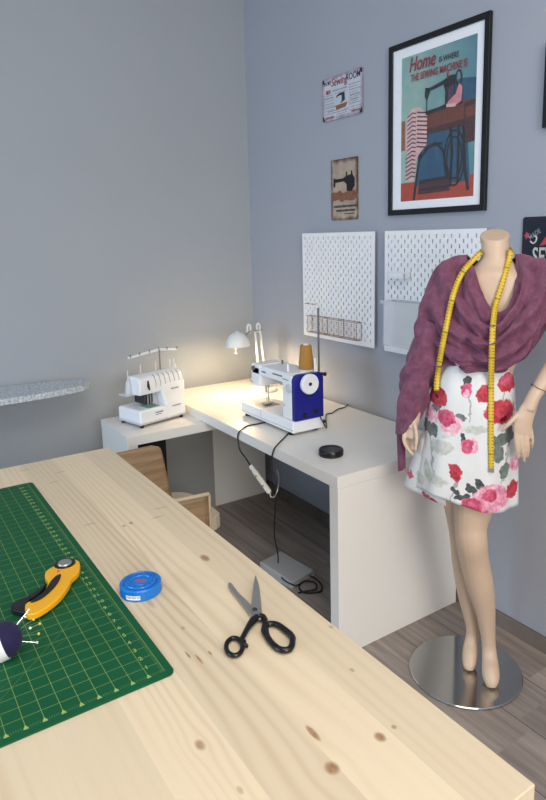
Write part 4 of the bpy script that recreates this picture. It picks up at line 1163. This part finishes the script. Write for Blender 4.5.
FL = [('stem', 504, 405, 1.2, 26, .05), ('stem', 506, 460, 1.2, 26, -.1), ('stem', 470, 408, 1.2, 14, 0), ('stem', 432, 450, 1.3, 24, .15), ('stem', 455, 485, 1.2, 18, -.3),
      ('lite', 441, 447, 13, 7, .15), ('lite', 436, 475, 13, 6, -.1), ('lite', 428, 470, 5, 12, .2), ('lite', 477, 428.5, 15, 4.5, .05), ('lite', 450, 432, 9, 4, .6), ('lite', 420, 480, 5, 8, .1),
      ('leaf', 429.5, 428.5, 9, 7, -.2), ('leaf', 501.5, 437.5, 13, 6, .15), ('leaf', 498.5, 454.5, 6, 9, .2), ('leaf', 504.5, 469, 4.5, 8, -.2), ('leaf', 461, 417, 5, 4, -.4), ('leaf', 509, 430, 4, 6, .3),
      ('dark', 462, 495, 8, 3.5, .4), ('dark', 471, 486.5, 6, 4, -.5), ('dark', 480, 482.5, 4, 6, .3), ('dark', 463.5, 438, 2.5, 6, .1), ('dark', 455, 489, 5, 3, -.6), ('dark', 467, 381, 5, 3, .4), ('dark', 476, 492, 4, 2.5, .2),
      ('red', 437, 396.5, 10, 9.5, 0), ('core', 437, 395.5, 1.5, 1.5, 0), ('leaf', 435, 408, 6, 3, .3),
      ('pale', 430, 415.5, 9, 8.5, 0), ('pink', 426.5, 415, 5, 6, 0), ('pale', 451, 425, 12, 10, 0), ('crim', 446, 418, 9, 8, .2),
      ('crim', 466.5, 390, 5, 7.5, 0), ('pale', 466, 393, 3, 4, 0),
      ('red', 484.5, 394.5, 8, 8, 0), ('red', 499.5, 412.5, 14, 12, -.2), ('core', 503, 417, 4, 2, .3), ('red', 508.5, 383, 9, 9, 0), ('crim', 507, 380, 5, 5, 0),
      ('pale', 470, 446, 10, 9, 0), ('crim', 467, 445.5, 6, 8, 0), ('red', 455.5, 471, 6, 8, .1), ('red', 452, 466, 3, 4, .1),
      ('pink', 491, 498.5, 17, 15, 0), ('crim', 490, 495, 7, 6, 0), ('crim', 472, 504, 10, 9, 0), ('red', 512.5, 492, 5.5, 9, 0), ('pink', 515, 466, 5, 8, 0),
      ('crim', 408, 480, 4, 4, 0), ('crim', 425, 494.5, 5, 2.5, 0), ('red', 434, 499, 6, 2.5, -.4)]
M['skirt'] = skirt_mat()
b = MB(); grid_mesh(b, G, True)
skirt = worn('miniskirt', b, 'skirt', 'short white cotton skirt printed with red and pink roses on the mannequin', 'skirt', .003)
# longer back panel showing below and left of the front hem
BP = [[mp(446, 430, .06), mp(434, 430, .05), mp(424, 432, -.01), L3(-.16, -.09, .92), L3(-.05, -.128, .92), L3(.07, -.10, .92)],
      [mp(446, 470, .075), mp(428, 464, .055), mp(412, 462, -.02), L3(-.19, -.11, .80), L3(-.05, -.14, .80), L3(.08, -.11, .80)],
      [mp(446, 506, .085), mp(424, 496.5, .06), mp(405, 486, -.02), L3(-.215, -.11, .715), L3(-.05, -.15, .70), L3(.09, -.11, .70)]]
b = MB(); grid_mesh(b, cloth_grid(BP, 6, 6, False, lambda u, v: .004 * math.sin(u * 22)), False)
bpn = part('back_panel', b, 'skirt', skirt, smooth=0); bpn.data.shade_smooth()
md = bpn.modifiers.new('thickness', 'SOLIDIFY'); md.thickness = .002; md.offset = 0

# shawl: draped body, cowl neck, and a wrapped sleeve side
SH = [[mp(467, 253, -.02), mp(474, 266, .045), mp(484, 290, .085), mp(497, 308, .10), mp(507, 298, .09), mp(512.5, 279, .055), mp(515, 252, -.02), L3(.085, -.085, 1.515), L3(.03, -.10, 1.50), L3(-.04, -.085, 1.51)],
      [mp(452, 255, -.01), mp(461, 275, .06), mp(476, 306, .115), mp(494, 326, .135), mp(511, 312, .125), mp(525, 282, .08), mp(533, 255, 0), L3(.14, -.09, 1.50), L3(.03, -.115, 1.47), L3(-.09, -.09, 1.48)],
      [mp(433, 268, .0), mp(445, 293, .07), mp(467, 327, .13), mp(491, 345, .15), mp(515, 328, .14), mp(539, 296, .09), mp(556, 268, 0), L3(.20, -.09, 1.42), L3(.03, -.125, 1.38), L3(-.14, -.10, 1.40)],
      [mp(419, 303, 0), mp(434, 325, .07), mp(460, 345, .12), mp(489, 358, .135), mp(515, 346, .125), mp(538, 322, .09), mp(561, 296, 0), L3(.19, -.09, 1.30), L3(.03, -.115, 1.27), L3(-.16, -.10, 1.28)],
      [mp(413, 335, 0), mp(432, 350, .07), mp(458, 361, .115), mp(488, 368, .125), mp(514, 362, .115), mp(534, 342, .08), mp(552, 316, 0), L3(.17, -.085, 1.23), L3(.03, -.105, 1.20), L3(-.15, -.095, 1.20)],
      [mp(419, 366, 0), mp(438, 366, .07), mp(458, 371, .11), mp(488, 376, .12), mp(512, 374, .105), mp(528, 358, .07), mp(538, 338, 0), L3(.13, -.075, 1.17), L3(.02, -.09, 1.14), L3(-.12, -.085, 1.14)]]
def skew(t):
    t = t % 1.0
    return (t / .68 if t < .68 else (1 - t) / .32) * 2 - 1
def shfold(u, v):
    front = max(0, 1 - ((u - .31) / .36) ** 2) if u < .7 else 0
    ph = v * 4.4 + 1.9 * (u - .3) + .22 * math.sin(u * 21 + 1) + .12 * math.sin(v * 9 + u * 13)
    a = skew(ph) * .027 * front * min(1, v * 5) * (1 - .45 * v)
    diag = math.sin((u * 3.0 - v * .9) * 2 * PI * 2.2 + .6) * .015 * (.3 + .7 * v) * (1 if u < .7 else .3) * math.exp(-((u - .12) / .16) ** 2)
    right = math.sin((u * 9 + v * .6) * 2 * PI) * .011 * math.exp(-((u - .55) / .10) ** 2) * min(1, v * 4)
    fine = math.sin((v * 10.5 + 2.6 * (u - .3) + .5 * math.sin(u * 15)) * 2 * PI) * .0038 * front * min(1, v * 4)
    crease = -.010 * math.exp(-((u - .115 - .12 * v) / .014) ** 2) * min(1, v * 3) + .008 * math.exp(-((u - .15 - .12 * v) / .022) ** 2) * min(1, v * 3)
    return a + diag + right + fine + crease + (.016 * front + .006)
b = MB(); grid_mesh(b, cloth_grid(SH, 12, 12, True, shfold), True)
def sl_row(xl, yl, xr, yr, d, hd):
    l, r_ = mp(xl, yl, d), mp(xr, yr, d); c = (l + r_) / 2
    return [l, l.lerp(r_, .2) + Vector((0, -hd * .8, 0)), c + Vector((0, -hd, 0)), l.lerp(r_, .82) + Vector((0, -hd * .8, 0)), r_, l.lerp(r_, .8) + Vector((0, hd * .8, 0)), c + Vector((0, hd, 0)), l.lerp(r_, .2) + Vector((0, hd * .8, 0))]
SL = [sl_row(424, 318, 452, 326, .0, .045), sl_row(414, 338, 448, 347, .0, .055), sl_row(405.5, 362, 440, 366, .005, .058), sl_row(401, 380, 434, 381, .01, .055), sl_row(398.5, 402, 428, 402, .015, .048), sl_row(397, 420, 420, 419, .02, .040), sl_row(396.5, 434, 412, 428, .018, .030)]
def slfold(u, v):
    return .010 * math.sin(v * 24 + 5 * math.sin(u * 6)) * math.exp(-((v - .45) / .22) ** 2) + .004 * math.sin(u * 2 * PI * 4 + v * 5) * v
grid_mesh(b, cloth_grid(SL, 8, 8, True, slfold), True)
TL = [sl_row(396.5, 425, 410, 430, .0, .016), sl_row(396.8, 442, 405.5, 442, -.005, .014), sl_row(397.5, 458, 405.3, 457, -.008, .012), sl_row(398.0, 471, 405.5, 468, -.008, .010)]
grid_mesh(b, cloth_grid(TL, 5, 6, True, lambda u, v: .002 * math.sin(u * 19)), True)
shawl = worn('shawl', b, 'shawl', 'mauve fleece shawl draped over the mannequin shoulders', 'shawl', .005)

# measuring tape round the neck, laid onto the cloth
bpy.context.view_layer.update(); dg = bpy.context.evaluated_depsgraph_get()
vts, pls = [], []
for o in (shawl, skirt, body):
    ev = o.evaluated_get(dg); m2 = ev.to_mesh(); k = len(vts)
    mw_ = o.matrix_world
    vts += [mw_ @ v.co for v in m2.vertices]; pls += [[i + k for i in p.vertices] for p in m2.polygons]; ev.to_mesh_clear()
bv = BVHTree.FromPolygons(vts, pls)
def hit(px, py, off=.005):
    d = ray(px, py).normalized(); h_ = bv.ray_cast(CAM, d)
    p = (h_[0] if h_[0] else to_w(mp(px, py, .0))) - d * off
    return p - MP0
def loc(v): return Vector((v.dot(ME), -v.dot(MN), v.z))
pathL = spline([Vector((x, y, 0)) for x, y in ((436.5, 391), (437, 380), (439, 365), (442.5, 345), (446.5, 325), (450.5, 305), (455.5, 287), (462, 273), (469, 264), (476, 257), (480, 252.5))], 5)
pathR = spline([Vector((x, y, 0)) for x, y in ((511, 251), (509.5, 258), (506.5, 269), (502.5, 283), (498.5, 295), (495, 308), (493, 325), (492, 345), (491.3, 370), (491, 400), (490.9, 430), (491, 455), (491.2, 470))], 5)
def smooth_pts(ps, n=3):
    for _ in range(n): ps = [ps[0]] + [(ps[i - 1] + ps[i] * 2 + ps[i + 1]) / 4 for i in range(1, len(ps) - 1)] + [ps[-1]]
    return ps
def lay(path):
    """cast three rays across the ribbon, keep the nearest cloth, smooth, then lift clear"""
    out = []
    for p in path:
        hs = [hit(p.x + o, p.y, .0065) for o in (-3, 0, 3)]
        n = max((-(FW.dot(q)) for q in hs)); base = hs[1]; ray_ = (base + MP0 - CAM).normalized()
        base = base - ray_ * max(0, n + FW.dot(base)) / max(.3, ray_.dot(FW))
        out.append(base)
    for _ in range(3):
        sm = smooth_pts(out, 2); out = [a if (a + MP0 - CAM).length < (b_ + MP0 - CAM).length + .0015 else b_ for a, b_ in zip(sm, out)]
    return [loc(p) for p in smooth_pts(out, 1)]
A = lay(pathL); B_ = lay(pathR)
neck = [Vector((-.024, .055, 1.535)), Vector((-.008, .084, 1.54)), Vector((.028, .098, 1.543)), Vector((.064, .088, 1.54)), Vector((.082, .058, 1.535))]
ctr = A + spline([A[-1]] + neck + [B_[0]], 4)[1:-1] + B_
b = MB(); uvs = {}
W2 = .0088; prev = None; s_len = 0
rowv = []
nA, nB = len(A) - 3, len(ctr) - len(B_) + 3
sds = []
for i, p in enumerate(ctr):
    tdir = (ctr[min(i + 1, len(ctr) - 1)] - ctr[max(i - 1, 0)]).normalized()
    if i <= nA or i >= nB:
        outn = Vector((p.x * .35 - .01, -1, .25)).normalized()
        sd = tdir.cross(outn).normalized()
        if sd.x < 0: sd = -sd
        if i >= nB: sd = -sd
    else: sd = None
    sds.append((sd, tdir))
sA, sB = sds[nA][0], sds[nB][0]
for i, p in enumerate(ctr):
    sd, tdir = sds[i]
    if sd is None:
        f = (i - nA) / (nB - nA); sd = sA * max(0, 1 - 2.6 * f) + Vector((0, 0, 1)) * (1 - abs(2 * f - 1)) * 1.4 + sB * max(0, 2.6 * f - 1.6)
        sd = (sd - tdir * sd.dot(tdir)).normalized()
    if i: s_len += (p - ctr[i - 1]).length
    rowv.append((b.bm.verts.new(p - sd * W2), b.bm.verts.new(p + sd * W2), s_len))
uvl = b.bm.loops.layers.uv.new('UVMap')
for a, c in zip(rowv, rowv[1:]):
    f = b.bm.faces.new((a[0], a[1], c[1], c[0]))
    for lp, (u, v) in zip(f.loops, ((0, a[2]), (1, a[2]), (1, c[2]), (0, c[2]))): lp[uvl].uv = (u, v)
tape = worn('measuring_tape', b, 'tape', 'yellow measuring tape hanging round the mannequin neck over the shawl', 'measuring tape', .0012)
e0, e1 = ctr[-1], ctr[0]
b = MB(); b.box(e0.x - W2 - .0005, e0.x + W2 + .0005, e0.y - .0022, e0.y + .0022, e0.z - .008, e0.z + .006); part('end_clip', b, 'steel', tape, label='metal end clip')

# bracelet on the right wrist
c = mp(538.2, 388.6, .082); ax_ = (mp(534, 396, .09) - mp(543, 381, .073)).normalized()
b = MB(); mxb = Matrix.Translation(c) @ ax_.to_track_quat('Z', 'Y').to_matrix().to_4x4()
b.tube([mxb @ Vector((.0262 * math.cos(a), .0262 * math.sin(a), .003 * math.sin(2 * a))) for a in [2 * PI * k / 32 for k in range(33)]], .0011, 6)
M['bracelet'] = plain('brown cord', (92, 62, 44), .6)
worn('bracelet', b, 'bracelet', 'thin brown cord bracelet on the mannequin wrist at the right edge', 'bracelet', 0)

# ------------------------------------------------------------------ light
def area(name, loc, target, sx, sy, power, col):
    l = bpy.data.lights.new(name, 'AREA'); l.shape = 'RECTANGLE'; l.size = sx; l.size_y = sy; l.energy = power; l.color = col
    o = bpy.data.objects.new(name, l); COL.objects.link(o); o.location = loc
    o.rotation_euler = (Vector(target) - Vector(loc)).to_track_quat('-Z', 'Y').to_euler()
    return o
area('window_light', (6.9, -2.0, 1.9), (1.0, -.8, .9), 2.6, 1.7, 118, (1, .97, .93))
area('garden_window_light', (1.6, -5.4, 1.35), (1.0, -.5, .7), 2.0, 1.5, 62, (.55, .76, 1))
area('ceiling_lamp', (3.9, -1.9, 3.27), (3.8, -1.85, 0), 1.9, 1.9, 33, (1, .96, .91))
w = bpy.data.worlds.new('world'); SC.world = w; w.use_nodes = True
bg = w.node_tree.nodes['Background']; bg.inputs[0].default_value = (.80, .90, 1.0, 1); bg.inputs[1].default_value = .3
SC.view_settings.view_transform = 'Standard'; SC.view_settings.look = 'None'; SC.view_settings.gamma = 1; SC.view_settings.exposure = .66
SC.view_settings.use_curve_mapping = False
